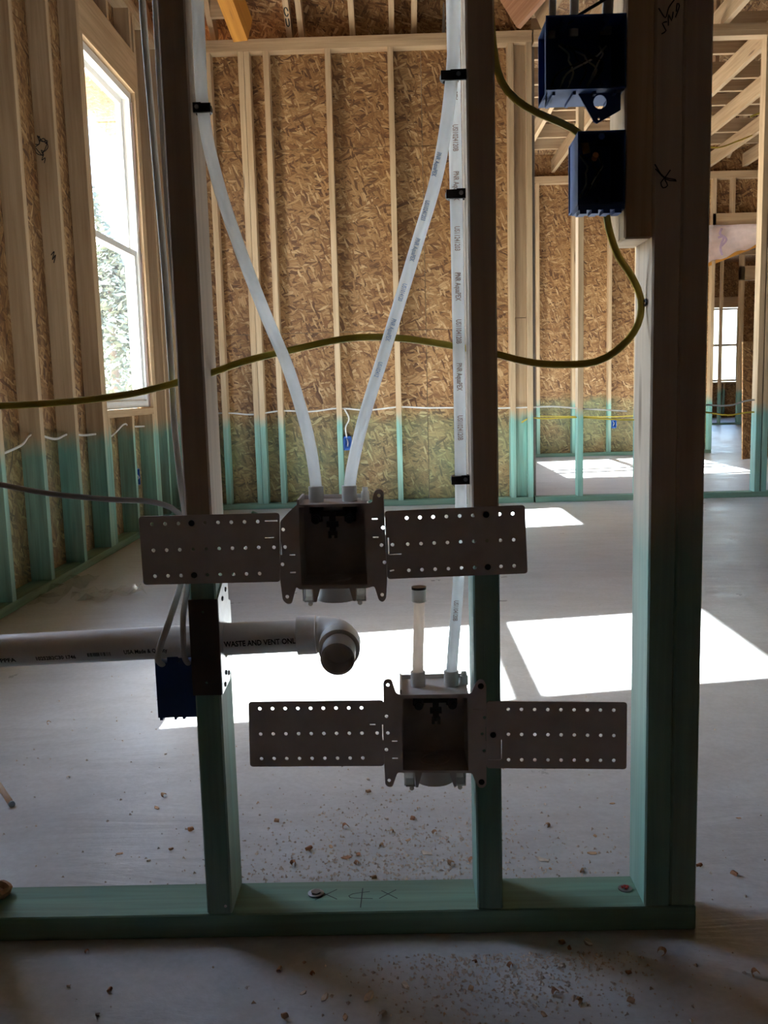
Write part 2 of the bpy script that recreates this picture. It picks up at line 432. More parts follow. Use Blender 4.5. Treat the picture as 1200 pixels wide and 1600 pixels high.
strokes('marker_mark', wl, 'ink', [[(-1.665+.02*math.cos(t*.55)+.012*math.sin(t*1.7), 2.971, 1.935+.034*math.sin(t*.55)+.012*math.cos(t*2.1)) for t in range(26)],
    [(-1.655, 2.971, 1.90), (-1.665, 2.971, 1.875), (-1.65, 2.971, 1.885), (-1.655, 2.971, 1.862)]], .0018)
strokes('marker_mark', wl, 'ink', [[(-1.655, 2.971, 1.46), (-1.64, 2.971, 1.475), (-1.65, 2.971, 1.44), (-1.635, 2.971, 1.46), (-1.645, 2.971, 1.425)]], .0022)

def make_window(n, y0, y1, z0=ZS, z1=ZH, x=-1.66, mullions=(), rail=None):
    W = struct('window_%d' % n)
    def fr(name, parent, xa, xb, ya, yb, za, zb, wd):
        bm = bmesh.new()
        add_box(bm, xa, xb, ya, yb, za, za+wd); add_box(bm, xa, xb, ya, yb, zb-wd, zb)
        add_box(bm, xa, xb, ya, ya+wd, za+wd, zb-wd); add_box(bm, xa, xb, yb-wd, yb, za+wd, zb-wd)
        return link(name, mesh_from(bm, name), 'vinyl', parent)
    fr('window_frame', W, x-.05, x+.035, y0+.006, y1-.006, z0+.006, z1-.006, .04)
    cuts = [y0+.046] + [m for m in mullions] + [y1-.046]
    rail = rail or (z0+z1)/2-.015
    for a, b in zip(cuts, cuts[1:]):
        a2 = a + (.025 if a in mullions else 0); b2 = b - (.025 if b in mullions else 0)
        for (za, zb, dx) in ((rail-.01, z1-.046, -.022), (z0+.046, rail+.025, .008)):
            s = fr('sash', W, x+dx-.012, x+dx+.012, a2, b2, za, zb, .035)
            board('pane', s, x+dx-.002, x+dx+.002, a2+.033, b2-.033, za+.033, zb-.033, 'glass', 'z', 0)
    for m in mullions: board('mullion', W, x-.05, x+.04, m-.025, m+.025, z0+.046, z1-.046, 'vinyl', 'z', 0)
    return W
make_window(1, *win_spans[1]); make_window(2, *win_spans[0])

# ------------------------------------------------------------ far wall of this room, corner post, partition to the right
FY = 5.08
wb = struct('wall_far')
board('bottom_plate', wb, -1.6, .85, FY, FY+D, 0, T, 'treated', 'x')
for k in (0, 1): board('top_plate', wb, -1.6, .85, FY, FY+D, 3.05+k*T, 3.05+(k+1)*T, 'pine', 'x')
for x in (-1.585, -1.312, -1.092, -1.052, -.925, -.516, -.102, .305, .69, .81):
    board('stud', wb, x, x+T, FY, FY+D, T, 3.05, 'pine_g')
board('stud', wb, .73, .81, FY+.05, FY+.088, 1.28, 3.05, 'pine')
board('stud', wb, .73, .81, FY+.05, FY+.088, T, 1.277, 'pine_g')
xs = [-1.69, -1.075, .12, .86]
for a, b in zip(xs, xs[1:]):
    for z0, z1 in ((0, 1.215), (1.218, 2.44), (2.443, 3.13)):
        board('osb_sheet', wb, a+.0015, b-.0015, FY+D, FY+D+.011, z0, z1, 'osb_g', 'x', 0)
board('building_wrap', wb, -1.7, .88, FY+D+.012, FY+D+.018, -.1, 3.15, 'wrap_out', 'x', 0)
wp = struct('wall_partition')
board('bottom_plate', wp, .86, 6.2, FY, FY+D, 0, T, 'treated', 'x')
for k in (0, 1): board('top_plate', wp, .86, 6.2, FY, FY+D, 3.05+k*T, 3.05+(k+1)*T, 'pine', 'x')
for x in (1.155, 1.561, 1.968, 2.385, 2.43, 2.83, 3.24, 3.65, 4.05, 4.46, 4.87, 5.27, 5.68, 6.08):
    board('stud', wp, x, x+T, FY, FY+D, T, 3.05, 'pine_g')

# ------------------------------------------------------------ the room beyond and the one after it
wr = struct('wall_right')
for a, b in ((-3.1, 0), (0, 2.4), (2.4, 4.8), (4.8, 7.2), (7.2, 9.3)):
    for z0, z1 in ((0, 2.44), (2.443, 4.4), (4.403, 12)): board('osb_sheet', wr, 6.25, 6.261, a+.001, b-.001, z0, z1, 'osb_g', 'z', 0)
for k in range(31): board('stud', wr, 6.16, 6.25, -3.05+.4064*k, -3.05+.4064*k+T, 0, 3.1, 'pine_g')
w5 = struct('wall_side')             # the far rooms' own left wall, with the three tall windows the sun comes through
WX = .39
for a, b in ((5.18, 5.55), (8.35, 9.9), (12.5, 15.7)):
    board('osb_sheet', w5, WX-.10, WX-.09, a, b, 0, 3.13, 'osb_g', 'z', 0)
for a, b, zh in ((5.55, 8.35, 2.52), (9.9, 12.5, 2.82)):
    board('osb_sheet', w5, WX-.10, WX-.09, a, b, 0, .83, 'osb_g', 'y', 0); board('osb_sheet', w5, WX-.10, WX-.09, a, b, zh, 3.13, 'osb_g', 'y', 0)
for y in (5.2, 5.51, 8.35, 8.75, 9.16, 9.6, 9.86, 12.5, 12.7, 13.1, 13.5, 13.9, 14.3, 14.7, 15.1):
    board('stud', w5, WX-.09, WX, y, y+T, T, 3.05, 'pine_g')
for a, b, zh in ((5.55, 8.35, 2.52), (9.9, 12.5, 2.82)):
    board('header', w5, WX-.09, WX, a, b, zh, zh+.18, 'pine', 'y'); board('rough_sill', w5, WX-.09, WX, a, b, .79, .83, 'pine', 'y')
board('bottom_plate', w5, WX-.09, WX, 5.18, 15.7, 0, T, 'treated', 'y')
for k in (0, 1): board('top_plate', w5, WX-.09, WX, 5.18, 15.7, 3.05+k*T, 3.05+(k+1)*T, 'pine', 'y')
for a, b in ((5.18, 5.55), (8.35, 9.9), (12.5, 15.8)): board('building_wrap', w5, WX-.112, WX-.105, a, b, -.1, 3.35, 'wrap_out', 'y', 0)
for a, b, zh in ((5.55, 8.35, 2.52), (9.9, 12.5, 2.82)):
    board('building_wrap', w5, WX-.112, WX-.105, a, b, -.1, .83, 'wrap_out', 'y', 0); board('building_wrap', w5, WX-.112, WX-.105, a, b, zh, 3.35, 'wrap_out', 'y', 0)
make_window(3, 5.55, 8.35, .83, 2.52, WX-.06, (6.35, 6.97, 7.27)); make_window(4, 9.9, 12.5, .83, 2.82, WX-.06, (10.75, 11.65))  # the second one is unseen, added to bring sun bounce into the deeper room

BY = 9.1
wk = struct('wall_back')
board('bottom_plate', wk, .39, 3.46, BY, BY+D, 0, T, 'treated', 'x')
for k in (0, 1): board('top_plate', wk, .39, 6.2, BY, BY+D, 3.0+k*T, 3.0+(k+1)*T, 'pine', 'x')
for x in (1.09, 1.488, 1.885, 2.29, 2.69, 3.09, 3.425):
    board('stud', wk, x, x+T, BY, BY+D, T, 3.0, 'pine_g')
for x in (3.63, 4.03, 4.43): board('stud', wk, x, x+T, BY, BY+D, 2.63, 3.0, 'pine')
for x in (4.8, 4.84, 5.2, 5.6, 6.0): board('stud', wk, x, x+T, BY, BY+D, T, 3.0, 'pine_g')
board('header', wk, 3.425, 4.84, BY, BY+.04, 2.49, 2.63, 'pine', 'x')
board('header', wk, 3.425, 4.84, BY+.05, BY+D, 2.49, 2.63, 'pine', 'x')
for a, b, z0, z1 in ((.39, 1.49, 0, 1.215), (.39, 1.49, 1.218, 3.08), (1.493, 2.71, 0, 2.44), (1.493, 2.71, 2.443, 3.08), (2.713, 3.46, 0, 3.08), (3.463, 4.82, 2.63, 3.08), (4.82, 6.2, 0, 3.08)):
    board('osb_sheet', wk, a+.001, b-.001, BY+D, BY+D+.011, z0, z1, 'osb_g', 'x', 0)
# open stud partition deep in the house and the outer wall with the last window
wd = struct('wall_deep')
board('bottom_plate', wd, 3.0, 8.1, 15.7, 15.79, 0, T, 'treated', 'x')
board('top_plate', wd, 3.0, 8.1, 15.7, 15.79, 3.05, 3.126, 'pine', 'x')
for x in (3.4, 3.8, 4.2, 4.6, 5.0, 5.56, 5.85, 6.19, 6.23, 6.5, 6.62, 6.75, 7.1, 7.5, 7.9):
    board('stud', wd, x, x+T, 15.7, 15.79, T, 3.05, 'pine_g')
board('header', wd, 6.19, 7.4, 15.7, 15.79, 2.6, 2.85, 'pine', 'x')
we = struct('wall_end')
for a, b, z0, z1 in ((3, 6.55, 0, 3.36), (7.42, 8.2, 0, 3.36), (6.55, 7.42, 0, .78), (6.55, 7.42, 2.38, 3.36)):
    board('osb_sheet', we, a, b, 19.09, 19.1, z0, z1, 'osb', 'x', 0)
for x in (6.2, 6.51, 7.42, 7.8): board('stud', we, x, x+T, 19.0, 19.09, T, 3.05, 'pine_g')
for x in (6.8, 7.1): board('stud', we, x, x+T, 19.0, 19.09, T, .74, 'pine_g')
board('rough_sill', we, 6.55, 7.42, 19.0, 19.09, .74, .78, 'pine', 'x'); board('header', we, 6.51, 7.46, 19.0, 19.09, 2.38, 2.6, 'pine', 'x')
W5 = struct('window_5')
bm = bmesh.new()
add_box(bm, 6.56, 7.41, 19.03, 19.08, .79, .83); add_box(bm, 6.56, 7.41, 19.03, 19.08, 2.33, 2.37)
add_box(bm, 6.56, 6.60, 19.03, 19.08, .83, 2.33); add_box(bm, 7.37, 7.41, 19.03, 19.08, .83, 2.33); add_box(bm, 6.6, 7.37, 19.03, 19.08, 1.55, 1.60)
link('window_frame', mesh_from(bm, 'window_frame'), 'vinyl', W5)
board('pane', W5, 6.6, 7.37, 19.05, 19.054, .83, 1.55, 'glass', 'x', 0); board('pane', W5, 6.6, 7.37, 19.05, 19.054, 1.6, 2.33, 'glass', 'x', 0)
wo = struct('wall_outer')            # closes the far rooms
board('osb_sheet', wo, 8.2, 8.211, 9.3, 19.1, 0, 4.4, 'osb', 'y', 0)
board('osb_sheet', wo, 6.25, 8.2, 9.29, 9.3, 0, 4.4, 'osb', 'x', 0)
board('osb_sheet', wo, 2.99, 3.0, 15.7, 19.1, 0, 4.4, 'osb', 'y', 0)
board('osb_sheet', wo, .29, 3.0, 15.79, 15.8, 0, 4.4, 'osb', 'x', 0)
wn = struct('wall_near')             # behind the photographer, unseen; dark panels added to cut fill light on front faces
for a, b in ((-1.7, 0), (0, 2.4), (2.4, 4.8), (4.8, 6.26)):
    for z0, z1 in ((0, 2.44), (2.443, 12)): board('absorber_panel', wn, a, b, -3.11, -3.06, z0, z1, 'absorber', 'z', 0)
for k in range(19): board('stud', wn, -1.55+.4064*k, -1.512+.4064*k, -3.1, -3.01, 0, 3.1, 'pine')

# ------------------------------------------------------------ roof: decks, rafters, joists
ce = struct('ceiling')
SL = .62
def deck(x0, x1, y_hi, z_at, y_lo, n):
    L = (y_hi-y_lo); a = math.atan(SL)
    for i in range(n):
        ya, yb = y_hi-L*i/n, y_hi-L*(i+1)/n
        za, zb = z_at+SL*(y_hi-ya), z_at+SL*(y_hi-yb)
        beam('osb_sheet', ce, (((x0+x1)/2), ya-.001, za), ((x0+x1)/2, yb+.001, zb), x1-x0, .012, 'osb')
for x0, x1 in ((-2.1, .0), (.0, .86)): deck(x0, x1, 6.15, 2.788, -3.15, 8)
for x0, x1 in ((.29, 2.6), (2.6, 4.9), (4.9, 6.27)): deck(x0, x1, 9.4, 3.2, -3.15, 11)
for a, b in ((-3.11, -1), (-1, 1), (1, 3), (3, 5.3)): board('osb_sheet', ce, -1.701, -1.69, a, b, 3.13, 8.6, 'osb', 'z', 0)     # gable over the left wall
board('osb_sheet', ce, -1.7, .86, -3.11, -3.1, 8.5, 11.2, 'osb', 'x', 0)
for a, b in ((-3.1, -1), (-1, 1), (1, 3), (3, 5.2), (5.2, 7.3), (7.3, 9.4)): 
    board('osb_sheet', ce, .85 if b < 5.3 else .28, .861 if b < 5.3 else .291, a, b, 3.3+SL*(5.55-b) if b < 5.3 else 3.1, 3.25+SL*(9.4-a), 'osb', 'z', 0)
board('fascia', ce, -2.1, .3, 6.1, 6.14, 2.6, 2.8, 'pine', 'x', 0); board('soffit', ce, -2.1, .3, 5.19, 6.1, 2.66, 2.672, 'osb', 'x', 0)
board('soffit', ce, -2.36, -1.712, -3.1, 6.1, 2.94, 2.952, 'osb', 'y', 0); board('fascia', ce, -2.40, -2.36, -3.1, 6.1, 2.94, 3.12, 'pine', 'y', 0)
board('fascia', ce, .2, 6.3, 9.38, 9.42, 3.0, 3.25, 'pine', 'x', 0)
board('osb_sheet', ce, .29, .86, 5.18, 5.19, 3.13, 5.7, 'osb', 'x', 0)
board('osb_sheet', ce, .28, 8.21, 9.2, 19.11, 3.35, 3.362, 'osb', 'y', 0)
board('osb_sheet', ce, .29, 6.26, 9.19, 9.2, 3.08, 3.36, 'osb', 'x', 0)
# rafters over the far wall, seen from below rising towards the viewer
for x in (-1.72, -1.29, -.775, -.695, -.352, -.088, .062, .40):
    y0 = 5.3
    beam('rafter', ce, (x+T/2, y0, 3.20), (x+T/2, .5, 3.20+SL*(y0-.5)), T, .12, 'pine')
def under(x, y): return (x, y, 3.20 + SL*(5.3-y) - .0715)       # a point on the underside of a rafter
strokes('marker_mark', ce, 'ink', [[under(x, y) for x, y in ((-.744, 5.055), (-.752, 5.035), (-.763, 5.035), (-.769, 5.055), (-.763, 5.08), (-.752, 5.085), (-.745, 5.07))],
    [under(x, y) for x, y in ((-.747, 5.10), (-.747, 5.135), (-.756, 5.15), (-.766, 5.135), (-.767, 5.10))]], .0042, (0, -SL, -1), .0006)
board('block', ce, -1.25, -1.10, 5.03, 5.068, 3.25, 3.36, 'pine', 'x')
beam('hip_rafter', ce, (-1.045, 5.06, 3.17), (-1.20, 4.30, 3.66), .10, .2, 'orange')
beam('hip_rafter', ce, (.70, 5.02, 3.20), (1.9, 4.0, 4.2), .045, .235, 'red')
beam('valley_rafter', ce, (.90, 5.05, 3.16), (1.35, 4.1, 3.85), T, .14, 'pine')
for x in (1.294, 1.708, 2.14, 2.568, 2.97, 3.41, 3.80, 4.2, 4.6, 5.0):
    board('joist', ce, x-T, x, 3.4, BY+.09, 3.128, 3.268, 'pine', 'y')
for y in (5.62, 6.06, 6.64, 6.97, 7.37, 7.70, 8.28, 8.73):
    board('strongback', ce, .86, 6.2, y, y+T, 3.27, 3.40, 'pine', 'x')
for x in (1.0, 1.95, 2.75, 3.6): beam('rafter', ce, (x, 9.2, 3.28), (x, 3.0, 3.28+SL*6.2), T, .14, 'pine')
for x, y in ((1.05, 7.9), (1.9, 6.3), (2.7, 7.0), (3.05, 8.3), (3.3, 6.8)): board('post', ce, x, x+T, y, y+D, 3.40, 3.40+SL*(9.4-y)-.25, 'pine')
for k in range(14): board('joist', ce, 3.0, 8.19, 10.0+.4*k, 10.0+.4*k+T, 3.13, 3.27, 'pine', 'x')
# top-left: joists crossing over the left wall
for y in (4.55, 4.15): beam('joist', ce, (-1.9, y, 3.2), (-.9, y, 3.75), T, .12, 'pine')

# ------------------------------------------------------------ outside
def tree(x, y, h, seed, label):
    random.seed(seed); bm = bmesh.new()
    def grow(p, d, L, r, lv):
        q = p + d*L; sweep(bm, [p, (p+q)/2 + Vector((random.uniform(-.05, .05)*L, random.uniform(-.05, .05)*L, 0)), q], r, r, 5, (0, 1, .01), L/2, radii=(1, .62))
        if lv == 0: return
        for k in range(3 if lv < 3 else 4):
            nd = (d + Vector((random.uniform(-.8, .8), random.uniform(-.8, .8), random.uniform(-.1, .6)))).normalized()
            grow(p+d*L*random.uniform(.6, 1), nd, L*random.uniform(.55, .75), r*.55, lv-1)
    grow(Vector((x, y, -.13)), Vector((0, 0, 1)), h*.35, h*.018, 4)
    return tag(link('bare_tree', mesh_from(bm, 'bare_tree'), 'bark'), label, 'tree')
def evergreen(x, y, r, h, seed, label):
    rn = random.Random(seed); root = tag(holder('evergreen_tree', (x, y, -.125)), label, 'tree'); bm = bmesh.new()
    for k in range(4200):
        t = rn.uniform(0, 2*math.pi); hh = h*(.12+.88*rn.random()); rr = r*(1.02-hh/h)**.8*math.sqrt(rn.uniform(.15, 1))
        c = Vector((x+rr*math.cos(t), y+rr*math.sin(t), hh-.1)); q = rn.uniform(.07, .16)
        a = Vector((rn.uniform(-1, 1), rn.uniform(-1, 1), rn.uniform(-.7, .3))).normalized()*q; b = a.orthogonal().normalized()*q*.45
        bm.faces.new([bm.verts.new(c-a), bm.verts.new(c+b), bm.verts.new(c+a), bm.verts.new(c-b)])
    o = place(link('foliage', mesh_from(bm, 'foliage'), 'leaf'), root); o['kind'] = 'stuff'
    turned('trunk', root, 'bark', [(0, .16), (h*.85, .03)], (x, y, -.125), (0, 0, 1), 8)
tree(22.5, 52, 6.5, 3, 'bare winter tree seen through the small far window at right')
for k, (x, y, r, h, lb) in enumerate(((-6.9, 21, 1.8, 4.6, 'nearest evergreen tree outside the tall left window'), (-9.3, 26, 2.5, 8.2, 'tallest evergreen tree outside the tall left window'),
        (-11.6, 31, 2.2, 6.6, 'evergreen tree outside the tall left window, left of the tallest'), (-7.0, 34.5, 2.0, 6.0, 'evergreen tree outside the tall left window, right of the tallest'))):
    evergreen(x, y, r, h, 11+k, lb)
random.seed(21)

# ------------------------------------------------------------ outlet boxes with side straps (hung on the studs)
SY = -.0018                                    # the plates lie on the stud faces, y = 0
def grid(q):                                   # 3 rows x 9 holes from the ends of each row
    out = []
    for r in range(3):
        (ax, az), (bx, bz) = q[2*r], q[2*r+1]
        out += [(ax+(bx-ax)*k/8, az+(bz-az)*k/8) for k in range(9)]
    return out
def screw(parent, x, z, r=.0043, mat='black'):
    turned('screw', parent, mat, [(0, r), (.0012, r*.95), (.0022, r*.5)], (x, SY-.0012, z), (0, -1, 0), 12)
def outlet_box(name, label, fl, op, wl_, wr_, gl, gr_, xl, xr, ears, slots_l, slots_r, slots_f, screws, bx0, bx1, bz0, bz1, collars, pegx, fun):
    root = tag(holder(name, ((bx0+bx1)/2, 0, bz0)), label, 'outlet box')
    R = .0026
    scr = [(x, z) for x, z in screws]
    keep = lambda pts: [(x, z, R) for x, z in pts if all(abs(x-a)+abs(z-b) > .004 for a, b in scr)]
    plate('mounting_flange', root, 'grey', fl, keep(xl+xr+ears), SY, .0026, [op]+slots_f, .0035)
    plate('strap', root, 'grey', wl_, keep(gl), SY, .0022, slots_l, .005)
    plate('strap', root, 'grey', wr_, keep(gr_), SY, .0022, slots_r, .005)
    # box shell, open to the viewer
    t, dp = .0022, .078
    bm = bmesh.new()
    add_box(bm, bx0, bx0+t, SY+.001, dp, bz0, bz1); add_box(bm, bx1-t, bx1, SY+.001, dp, bz0, bz1)
    add_box(bm, bx0+t, bx1-t, SY+.001, dp, bz0, bz0+t); add_box(bm, bx0+t, bx1-t, SY+.001, dp, bz1-t, bz1)
    add_box(bm, bx0+t, bx1-t, dp-t, dp, bz0+t, bz1-t)
    place(link('box_body', mesh_from(bm, 'box_body'), 'grey'), root)
    cx = (bx0+bx1)/2
    bm = bmesh.new(); lathe(bm, [(0, .0225), (.0022, .0225), (.0022, .019), (.0008, .0185)], (cx, .04, bz0+t), (0, 0, 1), 28, False)
    place(link('drain_ring', mesh_from(bm, 'drain_ring', False), 'grey'), root)
    # drain hub under the box, flaring down, between two hooked brackets
    turned('drain_hub', root, 'pvc', [(0, fun[0]), (-.006, fun[0]*1.04), (-.027, fun[1]), (-.0285, fun[1]), (-.0285, fun[1]-.002), (-.01, fun[0]-.002)], (cx, .04, bz0+.0005), (0, 0, 1), 32, True)
    for s in (-1, 1):
        x = cx + s*.0375
        bm = bmesh.new()
        add_box(bm, x-.009, x-.0068, .004, .030, bz0-.022, bz0); add_box(bm, x+.0048, x+.007, .004, .030, bz0-.024, bz0)
        add_box(bm, x-.009, x+.007, .028, .030, bz0-.022, bz0); add_box(bm, x-.0068, x+.0048, .004, .030, bz0-.024, bz0-.0215)
        lathe(bm, [(0, .0035), (.004, .0035)], (x-s*.002, .003, bz0-.026), (0, 1, 0), 12)
        place(link('bracket', mesh_from(bm, 'bracket'), 'white'), root)
    for s in (-1, 1):                            # tongues of the flange beside the hub
        plate('tongue', root, 'grey', [(cx+s*.0195, bz0+.002), (cx+s*.0262, bz0-.0225), (cx+s*.0300, bz0-.0225), (cx+s*.0305, bz0+.002)][::s], [], SY+.001, .002, (), .0008)
    # two quarter-turn valves hanging from the top, joined by a lever with a hanging tab
    va = holder('valve_pair', (0, 0, 0)); place(va, root)
    for c in collars:
        bm = bmesh.new()
        lathe(bm, [(0, .0105), (-.004, .0105), (-.004, .009), (-.006, .0105), (-.009, .0105), (-.009, .009), (-.011, .0105), (-.014, .0105), (-.0145, .0085), (-.027, .0085)], (c, .04, bz1-t), (0, 0, 1), 18)
        lathe(bm, [(0, .0065), (.022, .0065), (.022, .0045), (.026, .0045)], (c, .04, bz1-.0235), (0, -1, 0), 14)
        o = link('valve', mesh_from(bm, 'valve', False), 'dark'); o.parent = va
    bm = bmesh.new(); m = sum(collars)/2
    add_box(bm, collars[0]+.007, collars[1]-.007, .018, .024, bz1-.019, bz1-.011)
    add_box(bm, m-.0045, m+.0045, .015, .021, bz1-.046, bz1-.012); add_box(bm, m-.0085, m+.0085, .014, .020, bz1-.034, bz1-.026)
    add_box(bm, m-.0065, m-.002, .013, .018, bz1-.05, bz1-.04); add_box(bm, m+.002, m+.0065, .013, .018, bz1-.05, bz1-.04)
    o = link('lever', mesh_from(bm, 'lever'), 'dark'); o.parent = va
    for c in collars:                            # white collars round the pipe ends on top
        turned('collar', root, 'white', [(0, .0108), (.006, .0110), (.018, .0108), (.0205, .0112), (.0225, .0108), (.0225, .0085), (.004, .0085)], (c, .04, bz1), (0, 0, 1), 22)
    turned('peg', root, 'white', [(0, .0062), (.014, .006), (.014, .0045), (.02, .004)], (pegx, .045, bz1-.001), (0, 0, 1), 14)
    bm = bmesh.new()                             # raised rim round the top of the box
    add_box(bm, bx0, bx0+.003, 0, dp, bz1, bz1+.008); add_box(bm, bx0, bx1, dp-.003, dp, bz1, bz1+.006)
    place(link('rim', mesh_from(bm, 'rim'), 'grey'), root)
    for x, z in scr: screw(root, x, z, .0045)
    return root
U_FL = [(-.2474, .6568), (-.2596, .6461), (-.2714, .6337), (-.2745, .547), (-.2721, .5199), (-.2659, .5141), (-.2594, .5149), (-.2521, .539), (-.2476, .5352), (-.1508, .5348), (-.1407, .5376), (-.1348, .5167), (-.1294, .5137), (-.1244, .5188), (-.1222, .5471), (-.1236, .6464), (-.1243, .6736), (-.1305, .6765), (-.1369, .674), (-.141, .6568)]
U_OP = [(-.244, .653), (-.151, .6522), (-.1502, .5403), (-.2465, .5399)]
U_WL = [(-.4715, .6459), (-.2716, .6462), (-.2747, .547), (-.4708, .547)]
U_WR = [(-.1234, .645), (.0739, .6488), (.0774, .5507), (-.122, .5471)]
UG_L = grid([(-.4532, .6345), (-.303, .6345), (-.4533, .5967), (-.3032, .5973), (-.4534, .5594), (-.3037, .5596)]) + [(-.2816, .597)]
UG_R = grid([(-.0924, .6343), (.0569, .6368), (-.0917, .597), (.0579, .5996), (-.091, .5593), (.0584, .562)]) + [(-.1133, .5967)]
U_screws = [UG_L[3], UG_L[21], UG_R[6], UG_R[24]]
ub = outlet_box('water_outlet_box', 'upper grey plastic water outlet box with two long white pipes above it', U_FL, U_OP, U_WL, U_WR, UG_L, UG_R,
    [(-.2675, .6222), (-.2659, .5971), (-.2705, .5722)], [(-.1262, .6213), (-.129, .5966), (-.1255, .5716)], [(-.2656, .5251), (-.1307, .6672), (-.1299, .5247)],
    [slot(-.293, .635, -.275, .635), slot(-.294, .611, -.281, .611, .0005)], [slot(-.119, .607, -.119, .583), slot(-.119, .583, -.101, .583), slot(-.118, .559, -.112, .560)],
    [slot(-.2715, .608, -.2715, .586), slot(-.260, .5855, -.252, .5855), slot(-.260, .56, -.252, .56), slot(-.1415, .634, -.1335, .634), slot(-.141, .608, -.133, .608)],
    U_screws, -.2470, -.1485, .5385, .6555, (-.2228, -.1744), -.1517, (.0195, .0285))
L_FL = [(-.1318, .3955), (-.1278, .3997), (-.12, .3995), (-.1136, .3778), (-.1062, .3757), (-.0053, .3754), (.0018, .3915), (.0074, .3966), (.013, .3956), (.0168, .3883), (.0154, .2367), (.011, .2318), (.004, .232), (-.0024, .2459), (-.0055, .2549), (-.1146, .2581), (-.1223, .2366), (-.1288, .2359), (-.1329, .2402), (-.1336, .2684)]
L_OP = [(-.1045, .3705), (-.01, .3690), (-.0108, .2589), (-.1065, .2609)]
L_WL = [(-.3286, .37), (-.132, .3681), (-.1338, .2684), (-.3307, .2716)]
L_WR = [(.0170, .3634), (.2199, .3576), (.2199, .256), (.0158, .2618)]
LG_L = grid([(-.3125, .3594), (-.1645, .3574), (-.3129, .3212), (-.1649, .3193), (-.3133, .2835), (-.1647, .2814)]) + [(-.1428, .3191)]
LG_R = grid([(.0483, .3507), (.2006, .3462), (.0483, .313), (.2011, .3079), (.0482, .2743), (.2011, .2699)]) + [(.026, .3126)]
L_screws = [(.009, .3865), (.0083, .241), (.026, .3126)]
lb = outlet_box('water_outlet_box', 'lower grey plastic water outlet box screwed to the middle stud beside a capped stub', L_FL, L_OP, L_WL, L_WR, LG_L, LG_R,
    [(-.1286, .3442), (-.1272, .3188), (-.1300, .2935)], [(.0138, .3389), (.0101, .3141), (.0125, .2885)], [(-.1253, .391), (-.1272, .2463), (.009, .3865), (.0083, .241)],
    [slot(-.153, .332, -.145, .332), slot(-.1345, .3315, -.1345, .308)], [slot(.038, .305, .038, .276, .0004), slot(.018, .275, .037, .2745, .0004)],
    [slot(-.1215, .3062, -.1135, .3062), slot(-.1215, .28, -.1135, .28), slot(-.003, .352, .0155, .352, .0005), slot(.0155, .325, .0155, .303, .0005)],
    L_screws, -.1085, -.0085, .2565, .3745, (-.0808, -.0312), -.0119, (.0205, .029))

# ------------------------------------------------------------ pipes
def pipe(label, pts, r, mat='pex', radii=None):
    return tag(tube('water_pipe', None, mat, pts, r, None, 16, (0, 1, 0), .015, False, radii), label, 'pipe')
pL = pipe('long white plastic pipe bowing from the left stud down to the upper outlet box', [(-.3575, .03, 2.6), (-.3580, .03, 1.6), (-.3575, .03, 1.34), (-.3575, .03, 1.2), (-.3435, .032, 1.11), (-.318, .034, 1.02), (-.287, .036, .93), (-.255, .038, .845), (-.232, .04, .755), (-.2233, .04, .69), (-.2228, .04, .668)], .0086)
pR = pipe('long white pipe with blue print bowing from the middle stud to the upper box', [(-.0128, .012, 2.6), (-.0128, .012, 1.5), (-.0135, .010, 1.32), (-.019, .010, 1.22), (-.038, .016, 1.11), (-.07, .022, 1.01), (-.112, .03, .885), (-.150, .037, .775), (-.170, .04, .70), (-.1744, .04, .668)], .0086)
pV = pipe('straight white pipe with brown print running down the middle stud', [(-.0128, .058, 2.6), (-.0125, .056, 1.4), (-.0118, .052, 1.0), (-.0118, .05, .70), (-.0135, .046, .60), (-.0205, .043, .50), (-.0275, .041, .43), (-.0312, .04, .382)], .0103, radii=(1.03, .80))
pS = pipe('short capped pipe stub standing on the lower outlet box', [(-.0808, .04, .382), (-.0800, .04, .42), (-.0775, .04, .47), (-.0766, .04, .51)], .0080, 'pexw')
bm = bmesh.new(); lathe(bm, [(0, .0088), (.001, .0112), (.017, .0114), (.019, .0106)], (-.0766, .04, .503), (0, 0, 1), 20)
place(link('collar', mesh_from(bm, 'collar', False), 'white'), pS)
turned('cap', pS, 'black', [(0, .0110), (.0035, .0110)], (-.0766, .04, .5222), (0, 0, 1), 20)
def pipe_print(parent, pts, txts, mat, size, off):        # lettering running down a pipe, read with the head tilted
    P = spline(pts, .01); L = [0]
    for a, b in zip(P, P[1:]): L.append(L[-1]+(b-a).length)
    s = .03
    for tx in txts:
        i = next((k for k in range(len(L)) if L[k] >= s), None)
        if i is None or i+3 >= len(P): break
        d = (P[min(i+6, len(P)-1)]-P[i]).normalized(); out = Vector((0, -1, 0)); out = (out-d*out.dot(d)).normalized()
        yv = out.cross(d)
        m = Matrix((d, yv, out)).transposed().to_4x4(); m.translation = P[i] + out*off - yv*size*.36
        text('printed_lettering', parent, mat, tx, size, m, .62)
        s += len(tx)*size*.40 + .022
words_v = ['US1104120B', 'PNR AquaPEX', 'USI1024120B', 'PNR AquaPEX', 'US11241203', 'PNR AquaPEX', 'US1104120B']
pipe_print(pV, [(-.0125, .056, 1.345), (-.0122, .054, 1.2), (-.0118, .052, 1.0), (-.0118, .05, .66)], words_v+words_v[1:3], 'inkred', .0105, .0108)
pipe_print(pV, [(-.0195, .0432, .535), (-.0272, .041, .435)], ['US1104120B'], 'inkred', .0095, .0092)
pipe_print(pR, [(-.028, .013, 1.16), (-.07, .022, 1.01), (-.112, .03, .885), (-.150, .037, .775), (-.1725, .04, .68)], ['PNR AquaPEX', 'US10241203', 'PNR AquaPEX', 'US1014120', 'PNR AquaPEX', 'US102412'], 'inkblue', .0085, .0090)

